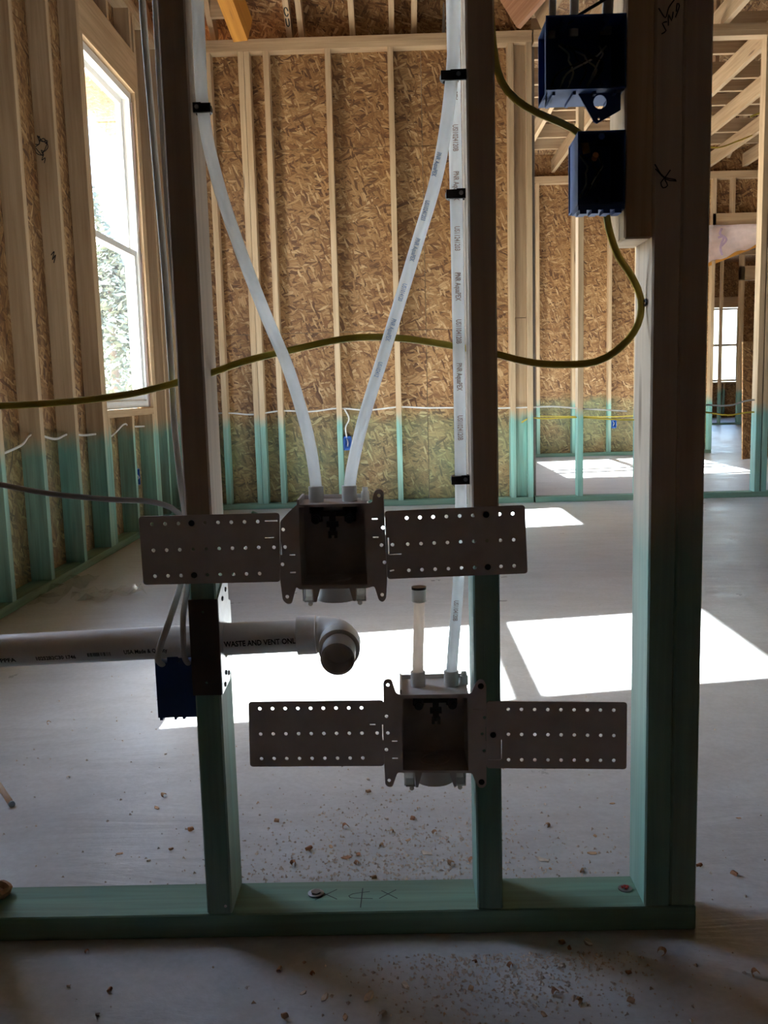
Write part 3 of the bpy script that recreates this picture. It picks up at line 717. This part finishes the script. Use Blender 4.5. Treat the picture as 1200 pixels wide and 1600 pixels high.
def clip(label, x, y, z, r, stud_x, side):          # black plastic clamp holding a pipe to the side of a stud
    root = tag(holder('pipe_clip', (stud_x, y, z)), label, 'pipe clip')
    bm = bmesh.new()
    pts = [(x+math.cos(t)*(r+.002), y+math.sin(t)*(r+.002), z) for t in [k*math.pi*1.75/14 + (.35 if side > 0 else math.pi+.35) for k in range(15)]]
    sweep(bm, pts, .0028, .0055, 8, (0, 0, 1), .004)
    place(link('hook', mesh_from(bm, 'hook', True), 'black'), root)
    bm = bmesh.new(); xa, xb = sorted((stud_x, x + (-side)*(-r*.0) )); add_box(bm, min(stud_x, x), max(stud_x, x), y-r-.006, y-r-.0005, z-.006, z+.006)
    add_box(bm, x-side*(r+.004), stud_x, y-r-.006, y-r-.002, z-.007, z+.005)
    place(link('clip_body', mesh_from(bm, 'clip_body'), 'black'), root)
    turned('nail', root, 'bolt', [(0, .003), (.0015, .003)], ((x+stud_x)/2, y-r-.006, z), (0, -1, 0), 10)
    return root
clip('black plastic pipe clip on the left stud near the top', -.3575, .03, 1.2, .0088, -.3684, -1)
clip('black plastic pipe clip where two white pipes meet high on the middle stud', -.021, .010, 1.225, .0088, 0, 1)
clip('black plastic pipe clip on the middle stud, second of three from the top', -.0122, .053, 1.082, .0105, 0, 1)
clip('black plastic pipe clip on the middle stud just above the upper outlet box', -.0118, .05, .683, .0103, 0, 1)

dr = tag(holder('drain_pipe', (-.40, .045, .45)), 'white drain pipe passing through the left stud and ending in an elbow', 'pipe')
pa, pb = Vector((-1.25, .045, .425)), Vector((-.232, .045, .4555)); ax = (pb-pa).normalized()
turned('pipe_run', dr, 'pvc', [(0, .0241), ((pb-pa).length, .0241)], pa, ax, 36)
turned('hub', dr, 'pvc', [(0, .0262), (.0005, .0288), (.028, .0288), (.030, .0265)], pb-ax*.027, ax, 36)
el = [pb+ax*.003]; c0 = pb + ax*.003 + Vector((0, -.036, -.004))
for k in range(0, 9):
    t = k/8*math.pi/2; el.append(c0 + Vector((0, .036, .004))*math.cos(t) + ax*.036*math.sin(t))
e_end = el[-1]; mouth = Vector((0, -1, -.10)).normalized()
tube('elbow', dr, 'pvc', el, .0272, None, 32, (0, 0, 1), 0)
turned('hub', dr, 'pvc', [(-.004, .0272), (0, .0298), (.026, .0298), (.027, .0278), (.027, .025)], e_end, mouth, 36)
turned('stub', dr, 'pvc', [(.0, .0241), (.062, .0241), (.0625, .0238), (.0625, .0208), (0, .0208)], e_end, mouth, 36, False)
turned('stub_shade_disc', dr, 'black', [(0, .0205), (.001, .0205)], e_end+mouth*.004, mouth, 24)  # black disc standing in for the shade inside the open stub
def on_pipe(px, body, size, ang, sx=1.):
    p = pa + ax*((px-pa.x)/ax.x); out = Vector((0, -math.cos(ang), math.sin(ang))); up = out.cross(ax)
    m = Matrix((ax, up, out)).transposed().to_4x4(); m.translation = p + out*.0243
    text('printed_lettering', dr, 'ink', body, size, m, sx)
on_pipe(-.364, 'WASTE AND VENT ONLY', .0125, -.22, .77)
on_pipe(-.765, 'ASTM F891-24 PPFA', .0112, -.52, .95)
on_pipe(-.645, '10252B2C30 1746', .0100, -.50, .80)
on_pipe(-.513, 'USA Made & Quality', .0100, -.36, .76)
bm = bmesh.new(); random.seed(5)
p0 = pa + ax*((-.567-pa.x)/ax.x); out = Vector((0, -math.cos(.42), -math.sin(.42))); u2 = out.cross(ax)
for k in range(16):
    a = p0 + ax*(.0022*k); wdt = random.choice((.0006, .0010, .0015))
    q = [a, a+ax*wdt, a+ax*wdt+u2*.007, a+u2*.007]; bm.faces.new([bm.verts.new(v+out*.0244) for v in q])
o = place(link('printed_bars', mesh_from(bm, 'printed_bars'), 'ink'), dr); o['kind'] = 'stuff'

# metal stud shoe round the notched left stud
sh = tag(holder('stud_shoe', (-.387, 0, .455)), 'metal repair shoe wrapped round the left stud where the drain pipe passes', 'bracket')
plate('front_web', sh, 'steel_dim', [(-.4085, .5235), (-.3665, .5235), (-.3665, .3815), (-.4085, .3815)], [(-.388, .505, .002), (-.388, .40, .002)], -.0018, .002, (), .001)
bm = bmesh.new()
def side_sheet(x):
    cu = bpy.data.curves.new('t', 'CURVE'); cu.dimensions = '2D'; cu.fill_mode = 'BOTH'; cu.extrude = .0008
    for L in ([Vector(p) for p in ((0, .5235), (.062, .548), (.078, .535), (.078, .505), (.092, .50), (.092, .415), (.078, .41), (.06, .385), (0, .3815))],
              [Vector((.045+.026*math.cos(k*math.pi/12), .4505+.026*math.sin(k*math.pi/12))) for k in range(24)]):
        sp = cu.splines.new('POLY'); sp.points.add(len(L)-1); sp.use_cyclic_u = True
        for q, p in zip(sp.points, L): q.co = (p[0], p[1], 0, 1)
    me = curve_mesh(cu)
    for v in me.vertices: v.co = Vector((x+v.co.z, v.co.x, v.co.y))
    return me
place(link('side_flange', side_sheet(-.3664), 'steel'), sh); place(link('side_flange', side_sheet(-.4078), 'steel'), sh)
for yy, zz in ((.03, .517), (.056, .525), (.03, .405), (.05, .398), (.064, .43), (.02, .39)):
    turned('screw', sh, 'bolt', [(0, .0038), (.0015, .0036), (.0025, .002)], (-.3656, yy, zz), (1, 0, 0), 10)

# ------------------------------------------------------------ blue electrical boxes
def hole_poly(x, z, r, n=14): return [Vector((x+r*math.cos(k*2*math.pi/n), z+r*math.sin(k*2*math.pi/n))) for k in range(n)]
def junction_box(label, x0, x1, z0, z1, y0=-.012, dp=.078, gangs=1, lug=True, taper=.004):
    root = tag(holder('junction_box', ((x0+x1)/2, 0, z0)), label, 'electrical box')
    t = .0022; bm = bmesh.new()
    r_ = len(bm.verts); add_box(bm, x0, x0+t, y0, y0+dp, z0, z1)
    for v in list(bm.verts)[r_:]:
        if v.co.y > y0+dp*.5: v.co.x += taper      # the side leans in towards the back
    add_box(bm, x1-t, x1, y0, y0+dp, z0, z1)
    add_box(bm, x0+t, x1-t, y0, y0+dp, z0, z0+t); add_box(bm, x0+t, x1-t, y0, y0+dp, z1-t, z1); add_box(bm, x0+t, x1-t, y0+dp-t, y0+dp, z0+t, z1-t)
    for k in range(gangs*2):                       # ribs under the box
        xx = x0+.012+(x1-x0-.024)*k/max(1, gangs*2-1); add_box(bm, xx-.002, xx+.002, y0+.01, y0+dp-.01, z0-.004, z0+.001)
    place(link('box_shell', mesh_from(bm, 'box_shell'), 'blue'), root)
    gw = (x1-x0)/gangs
    for g in range(gangs):
        for zz in (z0+.007, z1-.007):
            bm = bmesh.new(); lathe(bm, [(0, .0042), (.03, .0042)], (x0+gw*(g+.5), y0+.001, zz), (0, 1, 0), 12); lathe(bm, [(0, .0018), (-.0006, .0018)], (x0+gw*(g+.5), y0+.001, zz), (0, 1, 0), 8)
            place(link('screw_boss', mesh_from(bm, 'screw_boss'), 'blue'), root)
    rnd = random.Random(int(z0*1000)+gangs)
    for k in range(4*gangs):                      # conductors folded into the box
        xa = x0+.012+(x1-x0-.024)*rnd.random(); xb = x0+.012+(x1-x0-.024)*rnd.random(); zt = z1-.012-.012*rnd.random(); zb = z0+.014+.02*rnd.random()
        tube('wire', root, ('nm', 'black', 'greyjacket', 'dark')[k % 4], [(xa, y0+.06, zt), ((xa*2+xb)/3+.004, y0+.035, (zt*2+zb)/3), ((xa+xb)/2, y0+.028, (zt+zb)/2), (xb, y0+.03, (zt+zb*3)/4), (xb-.006, y0+.045, zb)], .0014, None, 6, (0, 1, 0), .006)
    if lug:                                        # lower fixing ear with a hole, on the side of the stud
        xl, xr = x0+.0465, x1-.002
        plate('fixing_ear', root, 'blue', [(xl, z0+.0005), (xl+.021, z0-.036), (xl+.025, z0-.0385), (xr, z0-.022), (xr, z0+.0005)], [(xl+.029, z0-.0110, .009), (xl+.0275, z0-.0325, .0017)], y0+.022, .0025, (), .001)
    return root
b2 = junction_box('wide blue electrical box with wires inside, beside the block at top right', .1035, .2085, 1.199, 1.291, gangs=2, taper=.011)
b3 = copy_tree(b2, None, Vector((0, 0, .160))); b3['label'] = 'topmost blue electrical box, only its lower ear in view at the top edge'
b1 = junction_box('narrow blue single-gang electrical box with a yellow cable at its top and bottom', .1455, .2085, 1.052, 1.146, lug=False)
bm = bmesh.new(); add_box(bm, .146, .208, -.012, .03, 1.045, 1.0515)
for k in range(4): add_box(bm, .148+.0155*k, .157+.0155*k, -.0135, .01, 1.040, 1.0455)
o = place(link('bottom_ledge', mesh_from(bm, 'bottom_ledge'), 'blue'), b1)
turned('cable_clamp', b1, 'copper', [(0, .004), (.01, .004)], (.174, .02, 1.118), (0, -1, .3), 10)
# box on the left stud, its back to the viewer
bl = tag(holder('junction_box', (-.44, .05, .335)), 'blue electrical box low on the left stud, two white cables entering its top', 'electrical box')
bm = bmesh.new(); add_box(bm, -.4705, -.4085, .03, .0325, .337, .4215); add_box(bm, -.4705, -.4683, .0325, .1, .337, .4215); add_box(bm, -.4107, -.4085, .0325, .1, .337, .4215)
add_box(bm, -.4683, -.4107, .0325, .1, .337, .3392); add_box(bm, -.4683, -.4107, .0325, .1, .4193, .4215)
place(link('box_shell', mesh_from(bm, 'box_shell'), 'blue'), bl)
for i, (a, b, z0, z1) in enumerate(((-.4705, -.4665, .4215, .4285), (-.452, -.436, .4215, .4315), (-.432, -.428, .4215, .427), (-.412, -.4085, .4215, .428), (-.468, -.4635, .333, .337), (-.4465, -.443, .3335, .337), (-.434, -.430, .334, .337))):
    bm = bmesh.new(); add_box(bm, a, b, .03, .05, z0, z1); place(link('tab', mesh_from(bm, 'tab'), 'blue'), bl)
# small boxes on the far studs
def outlet(label, x, y, z, dx, dy):
    root = tag(holder('wall_outlet_box', (x, y, z)), label, 'electrical box')
    bm = bmesh.new(); w_, h_ = .055, .095
    if dy:
        add_box(bm, x, x+w_, y-.01, y-.007, z, z+h_*.12); add_box(bm, x, x+w_, y-.01, y-.007, z+h_*.88, z+h_)
        add_box(bm, x, x+.006, y-.01, y+.06, z, z+h_); add_box(bm, x+w_-.006, x+w_, y-.01, y+.06, z, z+h_); add_box(bm, x, x+w_, y+.05, y+.06, z, z+h_)
        place(link('box_shell', mesh_from(bm, 'box_shell'), 'blue_bright'), root)
        tube('wire', root, 'nm', [(x+.02, y+.03, z+h_-.01), (x+.03, y+.0, z+h_*.6), (x+.025, y+.02, z+h_*.25)], .004, None, 6, (0, 1, 0), .01)
    else:
        add_box(bm, x-.03, x+.012, y-.002, y+.002, z, z+h_); add_box(bm, x-.03, x+.012, y-w_, y-w_+.003, z, z+h_); add_box(bm, x-.03, x-.026, y-w_, y, z, z+h_)
        add_box(bm, x-.03, x+.012, y-w_, y, z, z+.003); add_box(bm, x-.03, x+.012, y-w_, y, z+h_-.003, z+h_)
        place(link('box_shell', mesh_from(bm, 'box_shell'), 'blue_bright'), root)
        tube('wire', root, 'nm', [(x-.02, y-.03, z+h_-.01), (x+.012, y-.035, z+h_*.55), (x+.01, y-.03, z+h_*.4), (x-.01, y-.03, z+h_*.3)], .004, None, 6, (1, 0, 0), .01)
    return root
M['blue_bright'] = plain('blue_outlet_plastic', (.02, .11, .42), .4)
outlet('small blue outlet box on a stud under the tall left window', -1.62, 4.01, .30, 1, 0)
outlet('small blue outlet box on the sheathing of the farthest right wall', 2.333, 9.11, .31, 0, 1)
outlet('small blue outlet box half hidden behind the right white pipe on the far wall', -.474, 5.09, .40, 0, 1)

# ------------------------------------------------------------ cables
def cable(name, label, mat, pts, ra, rb, nrm=(0, 1, 0), group=None):
    return tag(tube(name, None, mat, pts, ra, rb, 10, nrm, .012), label, 'cable', group)
cable('yellow_cable', 'yellow flat cable looping across all the studs to the narrow blue box', 'yellow',
    [(-.86, .06, .812), (-.76, .052, .808), (-.68, .045, .806), (-.58, .042, .809), (-.49, .035, .817), (-.44, .028, .826), (-.40, .034, .836), (-.365, .05, .846), (-.32, .05, .86), (-.255, .055, .874), (-.17, .06, .889), (-.10, .065, .888), (-.045, .075, .880), (.0, .072, .871), (.04, .05, .861), (.08, .035, .849), (.12, .02, .843), (.175, .01, .845), (.212, .012, .866), (.236, .022, .895), (.2425, .032, .93), (.230, .034, .962), (.210, .034, .992), (.197, .034, 1.03), (.194, .036, 1.056)], .0051, .0026)
cable('yellow_cable', 'yellow flat cable sagging from the middle stud into the narrow blue box', 'yellow',
    [(.036, .05, 1.36), (.042, .05, 1.275), (.052, .05, 1.232), (.072, .048, 1.206), (.10, .045, 1.187), (.13, .042, 1.173), (.160, .04, 1.155), (.168, .04, 1.13)], .0052, .0026)
cable('white_cable', 'white cable hanging down the left side of the left stud, outer of the pair', 'nm',
    [(-.438, .06, 2.6), (-.436, .055, 1.5), (-.437, .05, 1.34), (-.433, .05, 1.18), (-.429, .055, 1.0), (-.428, .058, .85), (-.428, .058, .77), (-.421, .05, .68), (-.418, .052, .62), (-.425, .040, .55), (-.437, .014, .50), (-.456, .008, .45), (-.461, .016, .428), (-.4565, .048, .409)], .0048, .003)
cable('white_cable', 'white cable hanging close against the left stud, inner of the pair', 'nm',
    [(-.416, .045, 2.6), (-.414, .045, 1.5), (-.418, .045, 1.34), (-.417, .045, 1.1), (-.4145, .055, .9), (-.414, .055, .75), (-.412, .045, .66), (-.4145, .038, .55), (-.4195, .012, .50), (-.4215, .010, .45), (-.4215, .016, .43), (-.421, .048, .409)], .0044, .003)
cable('grey_cable', 'grey cable sagging in from the left edge to behind the upper outlet box strap', 'greyjacket',
    [(-.87, .07, .72), (-.78, .065, .708), (-.70, .06, .692), (-.62, .06, .675), (-.53, .06, .664), (-.475, .06, .660), (-.44, .058, .650), (-.42, .055, .632)], .0042, .0028)
cable('blue_grey_cable', 'grey cable dropping straight into the top of the wide blue box, left one', 'greyjacket', [(.125, .03, 1.65), (.122, .03, 1.45), (.121, .035, 1.34), (.119, .035, 1.28)], .005, .003)
cable('blue_grey_cable', 'pale cable dropping into the top of the wide blue box beside the block', 'nm', [(.152, .03, 1.65), (.150, .03, 1.45), (.149, .03, 1.34), (.148, .03, 1.28)], .006, .003)
cable('blue_grey_cable', 'grey cable against the block above the wide blue box, rightmost there', 'greyjacket', [(.194, .02, 1.65), (.194, .02, 1.45), (.192, .02, 1.33), (.191, .03, 1.28)], .0075, .004)
cable('black_cable', 'thin black cable slanting over the top of the wide blue box', 'black', [(.136, .01, 1.288), (.150, -.005, 1.294), (.172, -.008, 1.305), (.2, -.006, 1.322), (.23, .0, 1.34)], .0022, .0022)
tag(tube('cable_tie', None, 'black', [(.247+.0*t, .026+.007*math.cos(t*.7), .925+.004*math.sin(t*.7)) for t in range(9)], .0016, None, 6, (1, 0, 0), 0), 'small dark staple holding the yellow loop to the right studs', 'staple')
cable('white_cable', 'white cable threaded through the left wall studs below the window', 'nm',
    [(-1.645, 1.2, .64), (-1.645, 2.0, .61), (-1.645, 2.18, .60), (-1.61, 2.36, .63), (-1.645, 2.57, .665), (-1.62, 2.76, .635), (-1.645, 2.99, .645), (-1.64, 3.2, .63), (-1.645, 3.42, .625), (-1.645, 3.62, .60), (-1.62, 3.8, .66), (-1.645, 4.0, .64), (-1.645, 4.3, .63)], .0055, .0035, (1, 0, 0))
cable('white_cable', 'thin white cable strung through the far wall studs at spray line height', 'nm',
    [(-1.58, 5.10, .665), (-1.3, 5.115, .68), (-1.1, 5.09, .665), (-.9, 5.115, .685), (-.7, 5.09, .675), (-.5, 5.11, .692), (-.3, 5.09, .675), (-.08, 5.115, .69), (.1, 5.09, .68), (.32, 5.11, .675), (.6, 5.09, .665), (.85, 5.11, .665), (1.0, 5.10, .665), (1.17, 5.12, .648), (1.5, 5.1, .62)], .0055, .0035)
cable('white_cable', 'short white cable running down to the outlet box on the far wall', 'nm', [(-.46, 5.07, .69), (-.43, 5.06, .62), (-.455, 5.06, .56), (-.45, 5.07, .49)], .005, .0035)
cable('yellow_cable', 'thin yellow cable strung along the partition studs at right', 'yellow',
    [(.77, 5.11, .56), (.83, 5.10, .59), (.95, 5.11, .583), (1.17, 5.12, .585), (1.56, 5.1, .56), (1.98, 5.12, .60), (2.2, 5.11, .575), (2.4, 5.12, .59), (2.9, 5.12, .57)], .0055, .0035)
cable('grey_cable', 'grey cable strung through the partition studs above the yellow one', 'greyjacket',
    [(1.56, 5.12, .62), (1.98, 5.12, .65), (2.2, 5.11, .64), (2.4, 5.12, .675), (2.9, 5.12, .65)], .006, .004)
cable('yellow_cable', 'thin yellow cable along the sheathing of the farthest right wall', 'yellow', [(1.1, 9.13, .50), (1.5, 9.12, .47), (2.0, 9.09, .45), (2.33, 9.1, .44), (2.9, 9.1, .45)], .006, .004)
cable('yellow_cable', 'yellow cable drooping among the ceiling joists at upper right', 'yellow', [(2.95, 6.6, 3.25), (3.0, 6.4, 3.05), (2.9, 6.3, 2.93), (2.75, 6.3, 2.87)], .007, .005)
cable('yellow_cable', 'yellow cable lying under the ceiling joists at upper right, lower of two', 'yellow', [(2.55, 7.3, 3.14), (2.7, 7.45, 2.99), (2.95, 7.65, 2.97), (3.2, 7.8, 3.06), (3.39, 7.9, 3.14)], .007, .005)

# ------------------------------------------------------------ loose things on the floor and the plate
wa = tag(holder('bolt_washer', (-.247, .052, T)), 'grey round washer and bolt end on the bottom plate between left and middle studs', 'washer')
turned('washer', wa, 'bolt', [(0, .0125), (.002, .0125), (.0025, .0118)], (-.247, .052, T), (0, .05, 1), 22)
turned('nut', wa, 'bolt', [(.002, .008), (.0045, .0078)], (-.247, .052, T), (0, 0, 1), 6)
wc = tag(holder('bolt_washer', (.233, .05, T)), 'small washer with red bits on the bottom plate at the right studs', 'washer')
turned('washer', wc, 'bolt', [(0, .0105), (.0018, .0105)], (.233, .05, T), (0, 0, 1), 20)
for k, (a, b) in enumerate(((-.004, .0), (.001, -.003), (.004, .002), (0, .003))):
    bm = bmesh.new(); bmesh.ops.create_icosphere(bm, subdivisions=1, radius=.0026); 
    for v in bm.verts: v.co = v.co*random.uniform(.7, 1.1) + Vector((.233+a, .05+b, T+.0035))
    place(link('red_bit', mesh_from(bm, 'red_bit'), 'redbit'), wc)
board('offcut', None, -.012, .012, -.004, .004, 0, .11, 'treated', 'z', .001)
o = bpy.data.objects['offcut']; o.location = (-.3445, .096, .585); o.rotation_euler = (0, .45, 0); o.scale = (.5, 1, 1)
tag(o, 'thin green splinter sticking out behind the left stud above the shoe', 'splinter')
tag(board('osb_offcut', None, 3.52, 3.535, 8.15, 8.9, 0, 1.2, 'osb', 'z', .001), 'sheet of strand board leaning upright at the doorway to the farthest room', 'panel')
o = bpy.data.objects['osb_offcut']; o.rotation_euler = (.0, -.03, -1.15); o.location = (3.80, 8.35, .6)
# house wrap hanging across the head of the doorway
bm = bmesh.new(); rows = []
nx, nz = 22, 8
for i in range(nx+1):
    x = 3.36+1.15*i/nx; zlo = 2.09 + .20*(i/nx)*2.0 + .015*math.sin(i*1.3)
    rows.append([bm.verts.new((x, 9.06+.014*math.sin(i*.9+j*.5)+.01*math.sin(j*1.7), zlo+(2.50-zlo)*j/nz)) for j in range(nz+1)])
for a, b in zip(rows, rows[1:]):
    for j in range(nz): bm.faces.new((a[j], b[j], b[j+1], a[j+1]))
bmesh.ops.solidify(bm, geom=bm.faces[:], thickness=.002)
hw = tag(link('house_wrap', mesh_from(bm, 'house_wrap', True), 'wrap'), 'pale pink house wrap hanging across the head of the far doorway', 'sheet')
strokes('printed_mark', hw, 'purple', [[(3.50, 9.024, 2.46), (3.48, 9.024, 2.40), (3.52, 9.024, 2.36), (3.50, 9.024, 2.30), (3.49, 9.024, 2.24), (3.51, 9.024, 2.17)], [(3.46, 9.024, 2.36), (3.52, 9.024, 2.37), (3.55, 9.024, 2.33), (3.50, 9.024, 2.27)]], .012)
beam('wrap_edge', None, (3.36, 9.115, 2.075), (4.2, 9.115, 2.38), .02, .035, 'orange')
tag(bpy.data.objects['wrap_edge'], 'orange strip slanting along the lower edge of the pale house wrap', 'strip')
# house wrap strip turned in at the far jamb of the left window
bm = bmesh.new(); rows = []
for j in range(25):
    z = .75+1.78*j/24
    rows.append([bm.verts.new((-1.615-.075*i/5, 4.362-.012*math.sin(i*.9+j*.35)-.006*math.sin(j*.8), z)) for i in range(6)])
for a, b in zip(rows, rows[1:]):
    for i in range(5): bm.faces.new((a[i], a[i+1], b[i+1], b[i]))
bmesh.ops.solidify(bm, geom=bm.faces[:], thickness=.002)
tag(link('wrap_strip', mesh_from(bm, 'wrap_strip', True), 'wrap'), 'pale wrap folded in along the far side of the tall left window', 'sheet')
# crumpled clear film by the left wall
def film(pts, label, seed):
    r = random.Random(seed); bm = bmesh.new(); n = 9; rows = []
    (ax_, ay), (bx, by), wd_ = pts
    for i in range(n):
        t = i/(n-1); cx, cy = ax_+(bx-ax_)*t, ay+(by-ay)*t; nx_, ny = -(by-ay), (bx-ax_); L = math.hypot(nx_, ny)
        rows.append([bm.verts.new((cx+nx_/L*wd_*(k/4-.5), cy+ny/L*wd_*(k/4-.5), .004+r.random()*.045)) for k in range(5)])
    for a, b in zip(rows, rows[1:]):
        for k in range(4): bm.faces.new((a[k], a[k+1], b[k+1], b[k]))
    bmesh.ops.solidify(bm, geom=bm.faces[:], thickness=.0012)
    return tag(link('plastic_film', mesh_from(bm, 'plastic_film', True), 'film'), label, 'film')
film(((-1.52, 2.22), (-1.50, 2.70), .12), 'crumpled clear plastic film against the left wall plate', 4)
film(((-1.40, 2.26), (-1.18, 2.42), .14), 'larger crumpled clear plastic film lying out on the floor by the left wall', 9)
rd = tag(holder('clear_rod', (-.95, .53, 0)), 'short clear plastic rod lying on the floor at the left edge', 'rod')
tube('rod', rd, 'pexw', [(-1.0, .60, .006), (-.90, .46, .006)], .006, None, 10, (0, 0, 1), .05); turned('tip', rd, 'bolt', [(0, .0066), (.004, .0066)], (-.899, .459, .006), (.58, -.81, 0), 10)
bm = bmesh.new(); bmesh.ops.create_icosphere(bm, subdivisions=2, radius=.02)
for v in bm.verts: v.co = Vector((v.co.x*.8, v.co.y*1.0, max(v.co.z*.7, -.012)+.012)) * random.uniform(.85, 1.12)
tag(link('wood_chunk', mesh_from(bm, 'wood_chunk'), 'chipd', None, (-.745, .06, T)), 'brown crumb of wood on the bottom plate at the left edge', 'wood scrap')

def shaving(kind, seed):
    r = random.Random(seed); bm = bmesh.new()
    if kind == 0:      # a curl
        n = 9; R0 = r.uniform(.0035, .0065); wd_ = r.uniform(.006, .012); rows = []
        for i in range(n):
            t = i/(n-1)*r.uniform(3.6, 4.6); rr = R0*(1-.05*i)
            c = Vector((rr*math.cos(t), 0, R0+rr*math.sin(t)))
            rows.append([bm.verts.new(c+Vector((0, -wd_*(1-.4*i/n)/2, 0))), bm.verts.new(c+Vector((0.0015*i*.3, wd_*(1-.4*i/n)/2, 0)))])
        for a, b in zip(rows, rows[1:]): bm.faces.new((a[0], a[1], b[1], b[0]))
        bmesh.ops.solidify(bm, geom=bm.faces[:], thickness=.0006)
    else:              # a ragged flake, tilted
        n = 7; top = []
        ring = [(r.uniform(.6, 1)*.008*math.cos(k*2*math.pi/n)*1.5, r.uniform(.6, 1)*.006*math.sin(k*2*math.pi/n)) for k in range(n)]
        lo = [bm.verts.new((x, y, .0006+abs(x)*.35*r.random())) for x, y in ring]; hi = [bm.verts.new((v.co.x*.92, v.co.y*.92, v.co.z+.0009)) for v in lo]
        bm.faces.new(lo[::-1]); bm.faces.new(hi)
        for k in range(n): bm.faces.new((lo[k], lo[(k+1) % n], hi[(k+1) % n], hi[k]))
    me = mesh_from(bm, 'wood_shaving'); zmin = min(v.co.z for v in me.vertices)
    for v in me.vertices: v.co.z -= zmin
    return me
variants = [(shaving(1 if k % 3 == 2 else 0, 100+k), ('chip', 'dust', 'chipd', 'chip')[k % 4]) for k in range(12)]
for me, m_ in variants: me.materials.append(M[m_])
back = [(-1.0, .92), (-.83, .59), (-.65, .71), (-.60, .49), (-.60, .44), (-.53, .27), (-.51, .34), (-.62, .26), (-.56, .23), (-.40, .45), (-.35, .37), (-.28, .26), (-.30, .21), (-.21, .23), (-.19, .24), (-.19, .21), (-.18, .49), (-.18, .55), (-.14, .37), (-.15, .27), (-.09, .37), (-.07, .24), (0, .37), (.01, .21), (-.13, .32), (-.22, .34), (-.08, .41), (.16, .33), (.17, .42), (.24, .29), (.22, .23), (.30, .42), (.14, .18), (.19, .17), (-.03, .20), (-.16, .16), (.13, .21), (.39, .18), (.44, .15), (.52, .35), (-.1, .29), (-.24, .27), (-.05, .31)]
front = [(-.29, -.08), (-.25, -.13), (-.24, -.09), (-.22, -.14), (-.11, -.12), (-.06, -.18), (-.01, -.07), (.04, -.08), (.11, -.08), (.16, -.03), (.20, -.10), (.06, -.17), (.07, -.18), (-.02, -.13), (.09, -.14), (-.16, -.14), (-.27, -.18), (.13, -.04), (.26, -.06), (.37, -.11), (.12, -.03), (-.52, -.17), (-.58, -.03), (-.58, -.11), (.19, -.16), (.12, -.16), (-.52, -.12), (-.14, -.18), (-.19, -.18)]
rr = random.Random(3)
for pts, lab, grp in ((back, 'small wood shaving on the concrete behind the stud wall', 'wood shavings behind the stud wall'), (front, 'small wood shaving on the concrete in front of the stud wall', 'wood shavings in front of the stud wall')):
    for x, y in pts:
        me, m_ = rr.choice(variants)
        o = bpy.data.objects.new('wood_shaving', me); COL.objects.link(o)
        s = rr.uniform(.6, 1.25); o.location = (x, y, 0); o.scale = (s, s, s); o.rotation_euler = (0, 0, rr.uniform(0, 6.3))
        tag(o, lab, 'wood shaving', grp)
bm = bmesh.new()                        # sawdust and grit: nobody could count it
def grit(x, y, s):
    c = Vector((x, y, s*.45)); a = rr.uniform(0, 3)
    v = [bm.verts.new(c+Vector((math.cos(a+k*2.09)*s*rr.uniform(.6, 1.3), math.sin(a+k*2.09)*s*rr.uniform(.6, 1.3), -s*.45))) for k in range(3)] + [bm.verts.new(c+Vector((0, 0, s*.5)))]
    for q in ((0, 1, 3), (1, 2, 3), (2, 0, 3)): bm.faces.new([v[k] for k in q])
for k in range(4600):
    if k < 2500: x, y = rr.gauss(-.10, .17), .10+abs(rr.gauss(0, .17))
    elif k < 4000: x, y = rr.gauss(.04, .10), -.05-abs(rr.gauss(0, .08))
    else: x, y = rr.uniform(-1.1, .9), rr.uniform(-.3, 1.4)
    if 0 < y+.004 < .1 and x < .34: continue
    grit(x, y, rr.choice((.0011, .0015, .002, .0028)) if k % 9 else .0038)
o = tag(link('sawdust', mesh_from(bm, 'sawdust'), 'dust'), 'scattered sawdust and grit on the concrete around the stud wall', 'sawdust'); o['kind'] = 'stuff'
